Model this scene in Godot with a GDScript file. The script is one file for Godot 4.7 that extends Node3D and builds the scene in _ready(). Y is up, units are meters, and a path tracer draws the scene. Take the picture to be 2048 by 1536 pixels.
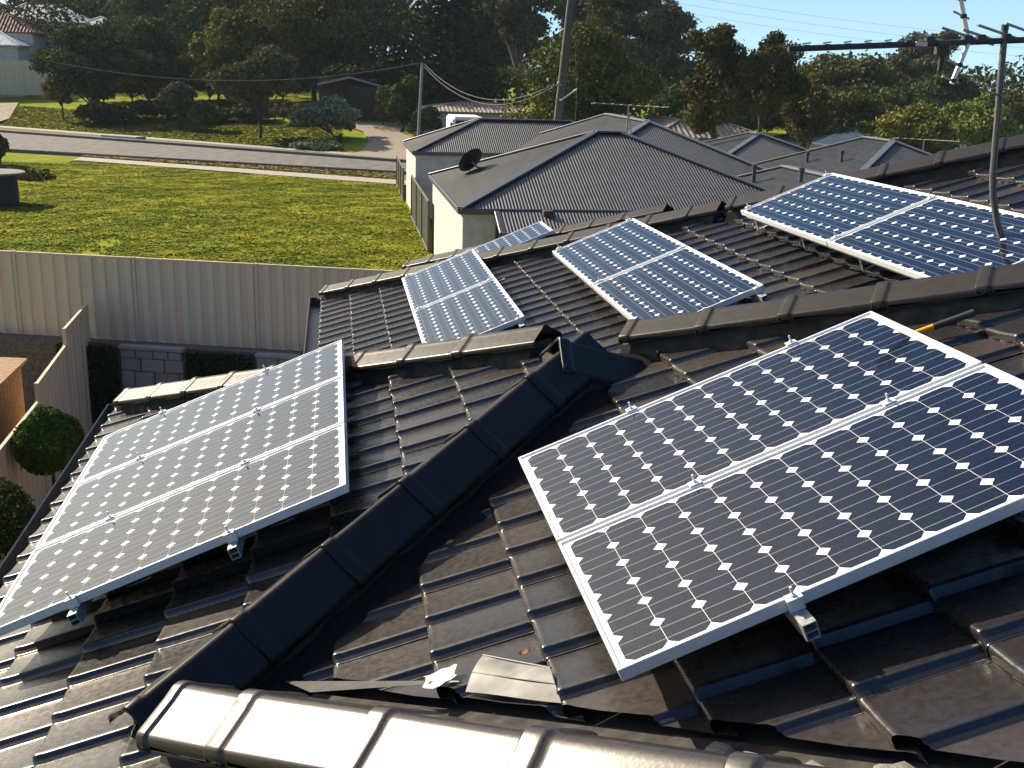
extends Node3D
# A tiled hip roof with solar panels, seen from the roof; a vacant lot, a road and neighbours beyond.
# Coordinates are written relative to the eye; O lifts them so that the back yard is at y = 0.
const O := Vector3(0, 6.8, 0)
const T := 0.41421356            # roof pitch 22.5 degrees
const CS := 0.92387953
const SN := 0.38268343
const U := Vector3(0.92387953, 0.38268343, 0)      # up the slope
const N := Vector3(-0.38268343, 0.92387953, 0)     # out of the slope
var M := {}
var used := {}
var rng := RandomNumberGenerator.new()
var cam: Camera3D

# ---------------------------------------------------------------- mesh builder
class MB:
	var v := PackedVector3Array()
	var n := PackedVector3Array()
	var c := PackedColorArray()
	var uv := PackedVector2Array()
	var ix := PackedInt32Array()
	var col := Color(1, 1, 1)
	func vert(p: Vector3, nn: Vector3, t := Vector2.ZERO) -> int:
		v.append(p); n.append(nn); c.append(col); uv.append(t)
		return v.size() - 1
	func tri_i(a: int, b: int, d: int) -> void:
		var f := (v[b] - v[a]).cross(v[d] - v[a])
		if f.dot(n[a] + n[b] + n[d]) > 0.0:
			ix.append(a); ix.append(d); ix.append(b)
		else:
			ix.append(a); ix.append(b); ix.append(d)
	func tri(a: Vector3, b: Vector3, d: Vector3, nn: Vector3) -> void:
		tri_i(vert(a, nn), vert(b, nn), vert(d, nn))
	func quad(a: Vector3, b: Vector3, d: Vector3, e: Vector3, hint: Vector3) -> void:
		var nn := (b - a).cross(e - a)
		if nn.length() < 1e-9: nn = (d - b).cross(e - b)
		nn = nn.normalized()
		if nn.dot(hint) < 0: nn = -nn
		var i := vert(a, nn, Vector2(0, 0)); var j := vert(b, nn, Vector2(1, 0)); var k := vert(d, nn, Vector2(1, 1)); var l := vert(e, nn, Vector2(0, 1))
		tri_i(i, j, k); tri_i(i, k, l)
	func box(p: Vector3, s: Vector3, b := 0.0, bs := Basis()) -> void:
		# centred box with chamfered edges
		var h := s * 0.5
		b = min(b, min(h.x, min(h.y, h.z)) * 0.9)
		for k in 3:
			for sg in [-1.0, 1.0]:
				var q := []
				for w in [[-1, -1], [1, -1], [1, 1], [-1, 1]]:
					var t := Vector3.ZERO
					t[k] = sg * h[k]; t[(k + 1) % 3] = w[0] * (h[(k + 1) % 3] - b); t[(k + 2) % 3] = w[1] * (h[(k + 2) % 3] - b)
					q.append(p + bs * t)
				var nn := Vector3.ZERO; nn[k] = sg
				quad(q[0], q[1], q[2], q[3], bs * nn)
		if b <= 0.0: return
		for k in 3:
			var k1 := (k + 1) % 3; var k2 := (k + 2) % 3
			for s1 in [-1.0, 1.0]:
				for s2 in [-1.0, 1.0]:
					var q := []
					for w in [[-1, 0], [1, 0], [1, 1], [-1, 1]]:
						var t := Vector3.ZERO
						t[k] = w[0] * (h[k] - b)
						t[k1] = s1 * (h[k1] - (b if w[1] == 1 else 0.0)); t[k2] = s2 * (h[k2] - (0.0 if w[1] == 1 else b))
						q.append(p + bs * t)
					var nn := Vector3.ZERO; nn[k1] = s1; nn[k2] = s2
					quad(q[0], q[1], q[2], q[3], bs * nn)
		for sx in [-1.0, 1.0]:
			for sy in [-1.0, 1.0]:
				for sz in [-1.0, 1.0]:
					var a := p + bs * Vector3(sx * h.x, sy * (h.y - b), sz * (h.z - b))
					var d := p + bs * Vector3(sx * (h.x - b), sy * h.y, sz * (h.z - b))
					var e := p + bs * Vector3(sx * (h.x - b), sy * (h.y - b), sz * h.z)
					tri(a, d, e, (bs * Vector3(sx, sy, sz)).normalized())
	func tube(pts: Array, r0: float, r1: float, sides := 8, caps := true) -> void:
		var m := pts.size()
		var ring := []
		var prev := Vector3.ZERO
		for i in m:
			var d: Vector3 = (pts[min(i + 1, m - 1)] - pts[max(i - 1, 0)]).normalized()
			var a := prev - d * prev.dot(d) if i > 0 else (Vector3.RIGHT if abs(d.x) < 0.8 else Vector3.UP)
			a = (a - d * a.dot(d)).normalized(); prev = a
			var b := d.cross(a)
			var r: float = lerpf(r0, r1, float(i) / (m - 1))
			var row := []
			for j in sides + 1:
				var th := TAU * j / sides
				var nn := a * cos(th) + b * sin(th)
				row.append(vert(pts[i] + nn * r, nn, Vector2(float(j) / sides, i)))
			ring.append(row)
		for i in m - 1:
			for j in sides:
				tri_i(ring[i][j], ring[i][j + 1], ring[i + 1][j + 1]); tri_i(ring[i][j], ring[i + 1][j + 1], ring[i + 1][j])
		if caps:
			for e in [[0, 1], [m - 1, m - 2]]:
				var nn: Vector3 = (pts[e[0]] - pts[e[1]]).normalized()
				var ci := vert(pts[e[0]], nn)
				var row := []
				for j in sides + 1: row.append(vert(v[ring[e[0]][j]], nn))
				for j in sides: tri_i(ci, row[j], row[j + 1])
	# grid of points [i][j] with smooth normals; flip by hint
	func grid(g: Array, hint: Vector3) -> void:
		var a := g.size(); var b: int = g[0].size()
		var base := v.size()
		for i in a:
			for j in b:
				var du: Vector3 = g[min(i + 1, a - 1)][j] - g[max(i - 1, 0)][j]
				var dv: Vector3 = g[i][min(j + 1, b - 1)] - g[i][max(j - 1, 0)]
				var nn := du.cross(dv).normalized()
				if nn.dot(hint) < 0: nn = -nn
				vert(g[i][j], nn, Vector2(float(j) / (b - 1), float(i) / (a - 1)))
		for i in a - 1:
			for j in b - 1:
				var k := base + i * b + j
				tri_i(k, k + 1, k + b + 1); tri_i(k, k + b + 1, k + b)
	func lathe(p: Vector3, prof: Array, sides := 16, bs := Basis()) -> void:
		var g := []
		for q in prof:
			var row := []
			for j in sides + 1:
				var th := TAU * j / sides
				row.append(p + bs * Vector3(q.x * cos(th), q.y, q.x * sin(th)))
			g.append(row)
		var base := v.size()
		for i in g.size():
			var d: Vector2 = prof[min(i + 1, prof.size() - 1)] - prof[max(i - 1, 0)]
			for j in sides + 1:
				var th := TAU * j / sides
				var nn := (bs * Vector3(d.y * cos(th), -d.x, d.y * sin(th))).normalized()
				vert(g[i][j], nn)
		for i in g.size() - 1:
			for j in sides:
				var k := base + i * (sides + 1) + j
				tri_i(k, k + 1, k + sides + 2); tri_i(k, k + sides + 2, k + sides + 1)
	# flat polygon in plan (x,z) carried to a height by fy; closed with a skirt of the given depth
	func sheet(poly: PackedVector2Array, fy: Callable, depth := 0.0, up := Vector3.UP) -> void:
		var id := Geometry2D.triangulate_polygon(poly)
		for k in range(0, id.size(), 3):
			var q := []
			for m in 3: q.append(Vector3(poly[id[k + m]].x, fy.call(poly[id[k + m]].x, poly[id[k + m]].y), poly[id[k + m]].y))
			var nn: Vector3 = (q[1] - q[0]).cross(q[2] - q[0]).normalized()
			if nn.dot(up) < 0: nn = -nn
			tri(q[0], q[1], q[2], nn)
			if depth > 0:
				var dd := Vector3(0, -depth, 0)
				tri(q[0] + dd, q[1] + dd, q[2] + dd, -nn)
		if depth > 0:
			var cen := Vector2.ZERO
			for p in poly: cen += p
			cen /= poly.size()
			for k in poly.size():
				var a := poly[k]; var b := poly[(k + 1) % poly.size()]
				var pa := Vector3(a.x, fy.call(a.x, a.y), a.y); var pb := Vector3(b.x, fy.call(b.x, b.y), b.y)
				var mid := (a + b) * 0.5 - cen
				quad(pa, pb, pb - Vector3(0, depth, 0), pa - Vector3(0, depth, 0), Vector3(mid.x, 0, mid.y))
	func mesh() -> ArrayMesh:
		var am := ArrayMesh.new()
		if v.is_empty(): return am
		var ar := []; ar.resize(Mesh.ARRAY_MAX)
		ar[Mesh.ARRAY_VERTEX] = v; ar[Mesh.ARRAY_NORMAL] = n; ar[Mesh.ARRAY_COLOR] = c; ar[Mesh.ARRAY_TEX_UV] = uv; ar[Mesh.ARRAY_INDEX] = ix
		am.add_surface_from_arrays(Mesh.PRIMITIVE_TRIANGLES, ar)
		return am

# ---------------------------------------------------------------- nodes
func uniq(called: String) -> String:
	if not used.has(called):
		used[called] = 0
		return called
	used[called] += 1
	return "%s_%03d" % [called, used[called]]
func thing(called: String, label: String, cat: String, at: Vector3, group := "") -> Node3D:
	var o := Node3D.new(); o.name = uniq(called); add_child(o); o.position = at + O
	o.set_meta("label", label); o.set_meta("category", cat)
	if group != "": o.set_meta("group", group)
	return o
# a part given in eye-relative coordinates, under a thing (or under a part of a thing)
func part(called: String, mb: MB, m: Material, parent: Node3D) -> MeshInstance3D:
	var o := MeshInstance3D.new(); o.name = called; o.mesh = mb.mesh(); o.material_override = m
	parent.add_child(o, true)
	if parent.get_parent() == self: o.position = O - parent.position
	return o
# a part given in the thing's own coordinates
func lpart(called: String, me: Mesh, m: Material, parent: Node3D) -> MeshInstance3D:
	var o := MeshInstance3D.new(); o.name = called; o.mesh = me; o.material_override = m
	parent.add_child(o, true)
	return o
func struct(called: String, mb: MB, m: Material) -> MeshInstance3D:
	var o := MeshInstance3D.new(); o.name = uniq(called); o.mesh = mb.mesh(); o.material_override = m
	add_child(o); o.position = O; o.set_meta("kind", "structure")
	return o
func solo(called: String, mb: MB, m: Material, label: String, cat: String, group := "") -> MeshInstance3D:
	var o := MeshInstance3D.new(); o.name = uniq(called); o.mesh = mb.mesh(); o.material_override = m
	add_child(o); o.position = O
	o.set_meta("label", label); o.set_meta("category", cat)
	if group != "": o.set_meta("group", group)
	return o

# ---------------------------------------------------------------- materials
func noise_tex(sd: int, freq: float, lo: float, hi: float, oct := 4, gamma := 1.0, sx := 1.0) -> ImageTexture:
	var f := FastNoiseLite.new(); f.seed = sd; f.frequency = freq; f.fractal_octaves = oct; f.noise_type = FastNoiseLite.TYPE_SIMPLEX_SMOOTH
	var src := f.get_seamless_image(512, 512)
	var im := Image.create(512, 512, false, Image.FORMAT_RGB8)
	for y in 512:
		for x in 512:
			var q: float = pow(src.get_pixel(x, int(y * sx) % 512).r, gamma)
			var g: float = lerpf(lo, hi, q)
			im.set_pixel(x, y, Color(g, g, g))
	im.generate_mipmaps()
	return ImageTexture.create_from_image(im)
func mat(r: float, g: float, b: float, rough := 0.8, tex: Texture2D = null, scale := 1.0, metal := 0.0) -> StandardMaterial3D:
	var m := StandardMaterial3D.new()
	m.albedo_color = Color(r, g, b).linear_to_srgb(); m.roughness = rough; m.metallic = metal
	if tex:
		m.albedo_texture = tex; m.uv1_triplanar = true; m.uv1_world_triplanar = true; m.uv1_scale = Vector3.ONE * scale
	return m
func leaf_mat() -> StandardMaterial3D:
	var m := StandardMaterial3D.new(); m.vertex_color_use_as_albedo = true; m.roughness = 0.95; m.metallic_specular = 0.12
	m.backlight_enabled = true; m.backlight = Color(0.45, 0.46, 0.16)
	m.cull_mode = BaseMaterial3D.CULL_DISABLED
	return m
func make_materials() -> void:
	var nf := noise_tex(3, 0.02, 0.62, 1.0)            # soft mottling
	var nc := noise_tex(9, 0.008, 0.45, 1.0, 5)        # broad patches
	var nl := noise_tex(41, 0.015, 0.86, 1.0, 5)
	var nd := noise_tex(21, 0.05, 0.55, 1.0, 3, 1.2)   # fine speckle
	var nr := noise_tex(33, 0.03, 0.24, 0.46, 4)       # gloss of the glaze
	var nr2 := noise_tex(35, 0.04, 0.40, 0.62, 4)
	var nr3 := noise_tex(37, 0.06, 0.25, 0.34, 4)
	# glaze: grey brown with rusty and sooty weathering patches
	var na := FastNoiseLite.new(); na.seed = 12; na.frequency = 0.014; na.fractal_octaves = 5
	var nb := FastNoiseLite.new(); nb.seed = 15; nb.frequency = 0.035; nb.fractal_octaves = 4
	var ja := na.get_seamless_image(512, 512); var jb := nb.get_seamless_image(512, 512)
	var ti := Image.create(512, 512, false, Image.FORMAT_RGB8)
	for y in 512:
		for x in 512:
			var a := ja.get_pixel(x, y).r; var b := jb.get_pixel(x, y).r
			var c := Color(0.95, 0.95, 0.97).lerp(Color(0.88, 0.78, 0.70), clampf((a - 0.45) * 2.4, 0, 1))
			c = c.lerp(Color(0.70, 0.68, 0.68), clampf((b - 0.5) * 2.0, 0, 0.8))
			ti.set_pixel(x, y, c)
	ti.generate_mipmaps()
	var nt := ImageTexture.create_from_image(ti)
	for k in 4:
		var t: Array = [[0.043, 0.036, 0.032], [0.034, 0.031, 0.030], [0.052, 0.041, 0.034], [0.028, 0.026, 0.025]][k]
		var m := mat(t[0] * 0.74, t[1] * 0.76, t[2] * 0.80, 1.0, nt, 1.9)
		m.roughness_texture = nr; m.roughness = [0.95, 0.85, 1.0, 0.8][k]
		m.heightmap_enabled = true; m.heightmap_texture = nd; m.heightmap_scale = 0.045
		m.metallic_specular = 0.55
		M["tile%d" % k] = m
	var cp := mat(0.022, 0.0205, 0.020, 1.0, nt, 1.7); cp.roughness_texture = nr; cp.metallic_specular = 0.32; M.cap = cp
	var cp3 := mat(0.036, 0.031, 0.027, 1.0, nt, 2.0); cp3.roughness_texture = nr3; cp3.heightmap_enabled = true; cp3.heightmap_texture = nd; cp3.heightmap_scale = 0.05; M.cap3 = cp3
	var cp2 := mat(0.025, 0.023, 0.022, 1.0, nt, 2.3); cp2.roughness_texture = nr; cp2.metallic_specular = 0.32; M.cap2 = cp2
	M.mortar = mat(0.075, 0.067, 0.058, 0.95, nc, 3.0)
	M.soot = mat(0.022, 0.02, 0.018, 0.95, nt, 2.0); M.soot.metallic_specular = 0.2
	M.paint_grey = mat(0.13, 0.135, 0.14, 0.5, nf, 3.0)
	M.deck = mat(0.035, 0.032, 0.03, 0.9)
	M.zinc = mat(0.25, 0.25, 0.24, 0.6, nc, 2.1, 0.1)
	M.lead = mat(0.06, 0.06, 0.062, 0.5, nf, 2.0)
	M.cement = mat(0.30, 0.28, 0.25, 0.95, nd, 4.0)
	M.alu = mat(0.62, 0.63, 0.65, 0.45, null, 1.0, 0.3)
	M.alu_dull = mat(0.48, 0.49, 0.5, 0.5, nf, 3.0, 0.5)
	M.steel = mat(0.5, 0.5, 0.5, 0.3, null, 1.0, 0.9)
	M.backsheet = mat(0.72, 0.74, 0.76, 0.35)
	# cell: blue black silicon with two bus bars and fine fingers, printed along the long side
	for k in 3:
		var ci := Image.create(128, 128, false, Image.FORMAT_RGB8)
		var si: Color = [Color(0.0070, 0.0095, 0.021), Color(0.0080, 0.0095, 0.019), Color(0.0068, 0.0105, 0.020)][k]
		for y in 128:
			for x in 128:
				var c := si
				if x % 4 == 0: c = si * 1.25
				if abs(y - 36) < 2 or abs(y - 92) < 2: c = Color(0.19, 0.21, 0.24)
				ci.set_pixel(x, y, c.linear_to_srgb())
		ci.generate_mipmaps()
		var cm := StandardMaterial3D.new(); cm.albedo_texture = ImageTexture.create_from_image(ci); cm.roughness = 0.6; cm.metallic_specular = 0.0
		M["cell%d" % k] = cm
	var gl := StandardMaterial3D.new(); gl.albedo_color = Color(0.9, 0.95, 1.0, 0.0); gl.transparency = BaseMaterial3D.TRANSPARENCY_ALPHA; gl.roughness = 0.06
	M.glass = gl
	M.gutter = mat(0.10, 0.105, 0.11, 0.45, nf, 1.2, 0.2)
	M.render = mat(0.55, 0.505, 0.45, 0.9, nl, 0.3)
	M.white = mat(0.66, 0.63, 0.58, 0.7, nl, 0.5)
	M.brick = mat(0.22, 0.15, 0.11, 0.9, nf, 1.0)
	M.metal_roof = mat(0.066, 0.070, 0.072, 0.45, nf, 0.25, 0.15)
	M.metal_trim = mat(0.060, 0.064, 0.070, 0.4, null, 1.0, 0.2)
	M.metal_trim_pale = mat(0.13, 0.135, 0.14, 0.4, null, 1.0, 0.3)
	M.wood_dark = mat(0.075, 0.045, 0.03, 0.7, nf, 2.0)
	M.dark = mat(0.012, 0.012, 0.013, 0.45)
	M.black = mat(0.02, 0.02, 0.021, 0.5)
	M.fence = mat(0.62, 0.47, 0.325, 0.55)
	M.fence_post = mat(0.56, 0.425, 0.295, 0.55)
	M.olive = mat(0.13, 0.125, 0.085, 0.6, nf, 0.7)
	M.stone = mat(0.55, 0.50, 0.43, 0.95, nd, 1.4)
	M.stone2 = mat(0.48, 0.44, 0.38, 0.95, nd, 1.7)
	M.red_tile = mat(0.28, 0.075, 0.045, 0.8, nc, 0.5)
	M.pale_roof = mat(0.66, 0.70, 0.74, 0.35, nf, 0.2, 0.2)
	M.pale_tile = mat(0.33, 0.27, 0.21, 0.8, nd, 1.0)
	M.blue_roof = mat(0.055, 0.10, 0.14, 0.5, nf, 0.3)
	M.asphalt = mat(0.135, 0.128, 0.118, 0.95, nf, 0.12)
	M.concrete = mat(0.50, 0.46, 0.39, 0.9, nd, 0.5)
	M.kerb = mat(0.17, 0.165, 0.16, 0.9, nd, 0.8)
	M.gravel = mat(0.36, 0.29, 0.21, 0.95, nd, 0.5)
	M.timber = mat(0.36, 0.19, 0.07, 0.7, nf, 1.2)
	M.pole = mat(0.125, 0.12, 0.095, 0.9, nf, 0.8)
	M.galv = mat(0.34, 0.34, 0.33, 0.5, nf, 1.0, 0.4)
	M.bark = mat(0.075, 0.06, 0.045, 0.95, nf, 1.0)
	M.bark_pale = mat(0.22, 0.20, 0.17, 0.9, nf, 1.0)
	M.leaf = leaf_mat()
	M.wire = mat(0.10, 0.10, 0.10, 0.6)
	M.orange = mat(0.75, 0.28, 0.01, 0.4)
	M.rust = mat(0.22, 0.10, 0.04, 0.9)
	M.window = mat(0.02, 0.025, 0.03, 0.08)
	M.paving = mat(0.46, 0.36, 0.25, 0.9, nd, 0.6)
	M.soil = mat(0.14, 0.105, 0.07, 0.95, nc, 0.6)
	# ground: grass and bare sandy patches
	var fa := FastNoiseLite.new(); fa.seed = 5; fa.frequency = 0.012; fa.fractal_octaves = 4
	var fb := FastNoiseLite.new(); fb.seed = 6; fb.frequency = 0.05; fb.fractal_octaves = 3
	var ia := fa.get_seamless_image(512, 512); var ib := fb.get_seamless_image(512, 512)
	var gi := Image.create(512, 512, false, Image.FORMAT_RGB8)
	for y in 512:
		for x in 512:
			var a := ia.get_pixel(x, y).r; var b := ib.get_pixel(x, y).r
			var c := Color(0.13, 0.165, 0.016).lerp(Color(0.215, 0.225, 0.024), clamp(a * 1.4 - 0.2, 0, 1))
			c = c.lerp(Color(0.18, 0.125, 0.05), clamp((b - 0.66) * 3.0, 0, 0.8))
			gi.set_pixel(x, y, c.linear_to_srgb())
	gi.generate_mipmaps()
	var gm := StandardMaterial3D.new(); gm.albedo_texture = ImageTexture.create_from_image(gi); gm.uv1_triplanar = true; gm.uv1_world_triplanar = true; gm.uv1_scale = Vector3.ONE * 0.11; gm.roughness = 1.0; gm.metallic_specular = 0.1
	M.grass = gm
	var vg := mat(0.30, 0.235, 0.10, 0.95, nf, 0.5); vg.metallic_specular = 0.1; M.verge = vg
	var bl := StandardMaterial3D.new(); bl.vertex_color_use_as_albedo = true; bl.roughness = 0.9; bl.metallic_specular = 0.15; bl.backlight_enabled = true; bl.backlight = Color(0.20, 0.22, 0.04); bl.cull_mode = BaseMaterial3D.CULL_DISABLED
	M.blade = bl

# ---------------------------------------------------------------- our roof
const HA := -1.879
const HB := -2.034
const HC := -2.60
const HF := -3.15
var tile_prof := [Vector2(0, 0), Vector2(0.008, 0.0005), Vector2(0.100, 0.007), Vector2(0.188, 0.0205), Vector2(0.200, 0.0235), Vector2(0.211, 0.0237), Vector2(0.2175, 0.0210), Vector2(0.2220, 0.0105), Vector2(0.2305, 0.0090), Vector2(0.236, 0.0005), Vector2(0.2445, 0)]
var tile_stn := [Vector2(0.008, -0.038), Vector2(-0.004, -0.034), Vector2(-0.006, -0.026), Vector2(-0.006, -0.008), Vector2(-0.002, 0.0015), Vector2(0.007, 0.005), Vector2(0.018, 0.004), Vector2(0.036, 0.0), Vector2(0.40, -0.041)]

func tile_mb() -> MB:
	var mb := MB.new(); var g := []
	for st in tile_stn:
		var row := []
		for q in tile_prof: row.append(Vector3(st.x, st.y + q.y, q.x))
		g.append(row)
	mb.grid(g, Vector3(-0.2, 1, 0.1))
	return mb
# keep the part of mb where every half plane a*x + b*z >= c holds (plan coordinates, origin at pos)
func clip_mb(mb: MB, pos: Vector3, halves: Array, out: MB) -> void:
	for k in range(0, mb.ix.size(), 3):
		var poly := []
		for m in 3: poly.append([mb.v[mb.ix[k + m]], mb.n[mb.ix[k + m]]])
		for h in halves:
			var nx := []
			for m in poly.size():
				var a = poly[m]; var b = poly[(m + 1) % poly.size()]
				var da: float = h[0] * (pos.x + a[0].x * CS - a[0].y * SN) + h[1] * (pos.z + a[0].z) - h[2]
				var db: float = h[0] * (pos.x + b[0].x * CS - b[0].y * SN) + h[1] * (pos.z + b[0].z) - h[2]
				if da >= 0: nx.append(a)
				if (da >= 0) != (db >= 0):
					var t := da / (da - db)
					nx.append([a[0].lerp(b[0], t), a[1].lerp(b[1], t)])
			poly = nx
			if poly.size() < 3: break
		if poly.size() < 3: continue
		var id := []
		for q in poly: id.append(out.vert(q[0], q[1]))
		for m in range(1, poly.size() - 1): out.tri_i(id[0], id[m], id[m + 1])
func in_view(p: Vector3) -> float:
	var q := cam.transform.affine_inverse() * (p + O)
	if q.z > -0.3: return 999.0
	var f := 1.0 / tan(deg_to_rad(cam.fov * 0.5))
	if abs(q.x / -q.z) * f > 4.0 / 3.0 * 1.06 or abs(q.y / -q.z) * f > 1.06: return 999.0
	return -q.z

# regions: list of half-plane lists (a, b, c): a*x + b*z >= c
func build_tiles(house: Node3D) -> void:
	var proto := tile_mb(); var pm := proto.mesh()
	var slopes := {}
	var fields := [
		["A", HA, 0.29, 0.33, -5.55, -6, 9, -12, 28, [[[-1, -1, 3.93], [-1, 1, -6.62]], [[1, 1, -3.93], [-1, 1, -2.74]]]],
		["B", HB, 0.63, 0.3285, -3.446, -4, 9, -9, 14, [[[1, 1, -3.62], [-1, 1, -6.97], [1, -1, 3.33]]]],
		["C", HC, 0.142, 0.327, -9.00, -1, 17, -18, 16, [[[-1, 1, -12.77], [1, -1, 8.25]]]],
		["F", HF, 0.95, 0.327, -13.0, 0, 9, -10, 6, [[[-1, 1, -16.1], [1, -1, 14.0]]]]]
	var all := []
	for f in fields:
		for i in range(f[5], f[6]):
			for j in range(f[7], f[8]):
				var x: float = f[2] + f[3] * i; var z: float = f[4] + 0.2445 * j
				if x > 5.4: continue
				var cx := x + 0.18; var cz := z + 0.122
				# quick reject / accept
				var full := false; var some := false
				for reg in f[9]:
					var lo := 1e9
					for h in reg: lo = min(lo, h[0] * cx + h[1] * cz - h[2])
					if lo > 0.42: full = true
					if lo > -0.42: some = true
				if not some: continue
				if f[0] == "A" and z > 1.5: continue
				var pos := Vector3(x, T * x + f[1], z)
				all.append([f[0], pos, full, in_view(pos + U * 0.17 + Vector3(0, 0, 0.12)), f[9]])
	var dist := []
	for a in all: dist.append(a[3])
	dist.sort()
	var lim: float = dist[min(299, dist.size() - 1)]
	if lim > 900: lim = 900
	for s in ["A", "B", "C", "F"]:
		var g := MB.new()
		var poly: PackedVector2Array; var hh: float
		match s:
			"A": poly = PackedVector2Array([Vector2(-1.62, -8.2), Vector2(1.3, -5.3), Vector2(-0.62, -3.35), Vector2(3.6, 0.87), Vector2(3.6, 3), Vector2(-1.62, 3)]); hh = HA
			"B": poly = PackedVector2Array([Vector2(-0.27, -3.33), Vector2(1.67, -5.27), Vector2(3.6, -3.35), Vector2(3.6, 0.53)]); hh = HB
			"C": poly = PackedVector2Array([Vector2(-0.15, -12.9), Vector2(5.6, -7.15), Vector2(5.6, -2.7), Vector2(-0.15, -8.45)]); hh = HC
			"F": poly = PackedVector2Array([Vector2(0.97, -15.1), Vector2(4.0, -12.1), Vector2(4.0, -10.0), Vector2(0.97, -13.0)]); hh = HF
		g.sheet(poly, func(x, _z): return T * x + hh - 0.075, 0.05)
		slopes[s] = part("roof_slope", g, M.deck, house)
		slopes[s].set_meta("label", {"A": "lower slope of dark tiles left of and below the hips", "B": "slope of dark tiles under the nearest panels", "C": "tiled slope of the wing behind", "F": "farthest tiled slope"}[s])
	var rest := MB.new()
	for a in all:
		var single: bool = a[3] <= lim and a[3] < 900
		var bs := Basis(U, N, Vector3(0, 0, 1)) * Basis.from_euler(Vector3(rng.randf_range(-0.006, 0.006), rng.randf_range(-0.006, 0.006), rng.randf_range(-0.004, 0.004)))
		var org: Vector3 = a[1] + N * rng.randf_range(-0.002, 0.003) + U * rng.randf_range(-0.004, 0.004)
		var me: ArrayMesh = pm; var cut: MB = proto
		if not a[2]:
			cut = MB.new()
			for reg in a[4]: clip_mb(proto, a[1], reg, cut)
			if cut.v.is_empty(): continue
			if single: me = cut.mesh()
		var mt: Material = M["tile%d" % (rng.randi() % 4)]
		if single:
			var o := MeshInstance3D.new(); o.name = "roof_tile"; o.mesh = me; o.material_override = mt
			slopes[a[0]].add_child(o, true); o.transform = Transform3D(bs, org)
		else:
			var off := rest.v.size()
			for k in cut.v.size(): rest.vert(org + bs * cut.v[k], bs * cut.n[k])
			for k in cut.ix: rest.ix.append(off + k)
	var r := part("roof_tiles_farther", rest, M.tile1, house); r.set_meta("kind", "stuff")
	# the hidden far slopes, the short returns and the valley trays
	var g := MB.new()
	g.sheet(PackedVector2Array([Vector2(-1.65, -8.3), Vector2(1.3, -5.33), Vector2(1.7, -5.3), Vector2(3.6, -3.4), Vector2(3.6, -4.8), Vector2(0.1, -8.3)]), func(_x, z): return T * z + 0.80, 0.05)
	g.sheet(PackedVector2Array([Vector2(-0.2, -12.95), Vector2(5.6, -7.2), Vector2(5.6, -8.3), Vector2(1.0, -12.95)]), func(_x, z): return T * (z + 12.75) - 2.66, 0.05)
	g.sheet(PackedVector2Array([Vector2(0.97, -15.2), Vector2(4.0, -12.15), Vector2(4.0, -15.2)]), func(_x, z): return T * (z + 16.1) - 3.21, 0.05)
	for q in [[3.6, HA, 0.87, 3.0], [3.6, HB, -3.4, 0.9], [5.6, HC, -7.2, -2.7], [4.0, HF, -12.1, -10.0]]:
		var x0: float = q[0]; var h0: float = q[1]
		g.sheet(PackedVector2Array([Vector2(x0, q[2]), Vector2(x0 + 4.0, q[2]), Vector2(x0 + 4.0, q[3]), Vector2(x0, q[3])]), func(x, _z): return T * x0 + h0 - 0.075 - T * (x - x0), 0.05)
	part("back_slope", g, M.tile1, house)
	g = MB.new()
	g.sheet(PackedVector2Array([Vector2(1.28, -5.23), Vector2(-0.62, -3.33), Vector2(-0.27, -3.31), Vector2(1.64, -5.22)]), func(_x, z): return -T * z - 3.545, 0.05)
	part("hip_return", g, M.soot, house)
	g = MB.new()
	g.sheet(PackedVector2Array([Vector2(-0.60, -3.34), Vector2(-0.25, -3.35), Vector2(3.6, 0.5), Vector2(3.6, 0.9)]), func(_x, z): return T * (z + 2.7) - 1.93, 0.04)
	g.sheet(PackedVector2Array([Vector2(-0.1, -3.42), Vector2(3.6, 0.20), Vector2(3.6, 0.56), Vector2(-0.25, -3.33)]), func(x, _z): return T * x + HB - 0.055, 0.01)
	part("valley_tray", g, M.mortar, house)

func cap_mesh(flat := false) -> ArrayMesh:
	var mb := MB.new()
	var sec := [Vector2(-0.138, -0.110), Vector2(-0.140, -0.090), Vector2(-0.137, -0.074), Vector2(-0.129, -0.066), Vector2(-0.044, -0.0215), Vector2(-0.030, -0.012), Vector2(-0.015, -0.003), Vector2(0, 0)] if flat else [Vector2(-0.140, -0.135), Vector2(-0.140, -0.118), Vector2(-0.137, -0.107), Vector2(-0.130, -0.099), Vector2(-0.036, -0.0265), Vector2(-0.024, -0.014), Vector2(-0.012, -0.004), Vector2(0, 0)]
	var full := []
	for q in sec: full.append(q)
	for k in range(sec.size() - 2, -1, -1): full.append(Vector2(-sec[k].x, sec[k].y))
	var g := []
	for st in [[0.0, -0.010, 1.0], [0.0, 0.006, 1.03], [0.006, 0.009, 1.04], [0.045, 0.009, 1.04], [0.056, 0.006, 1.03], [0.060, 0.0, 1.0], [0.075, 0.0, 1.0], [0.46, -0.004, 0.97]]:
		var row := []
		for q in full: row.append(Vector3(st[0], q.y * st[2] + st[1], q.x * st[2]))
		g.append(row)
	mb.grid(g, Vector3.UP)
	return mb.mesh()
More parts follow.
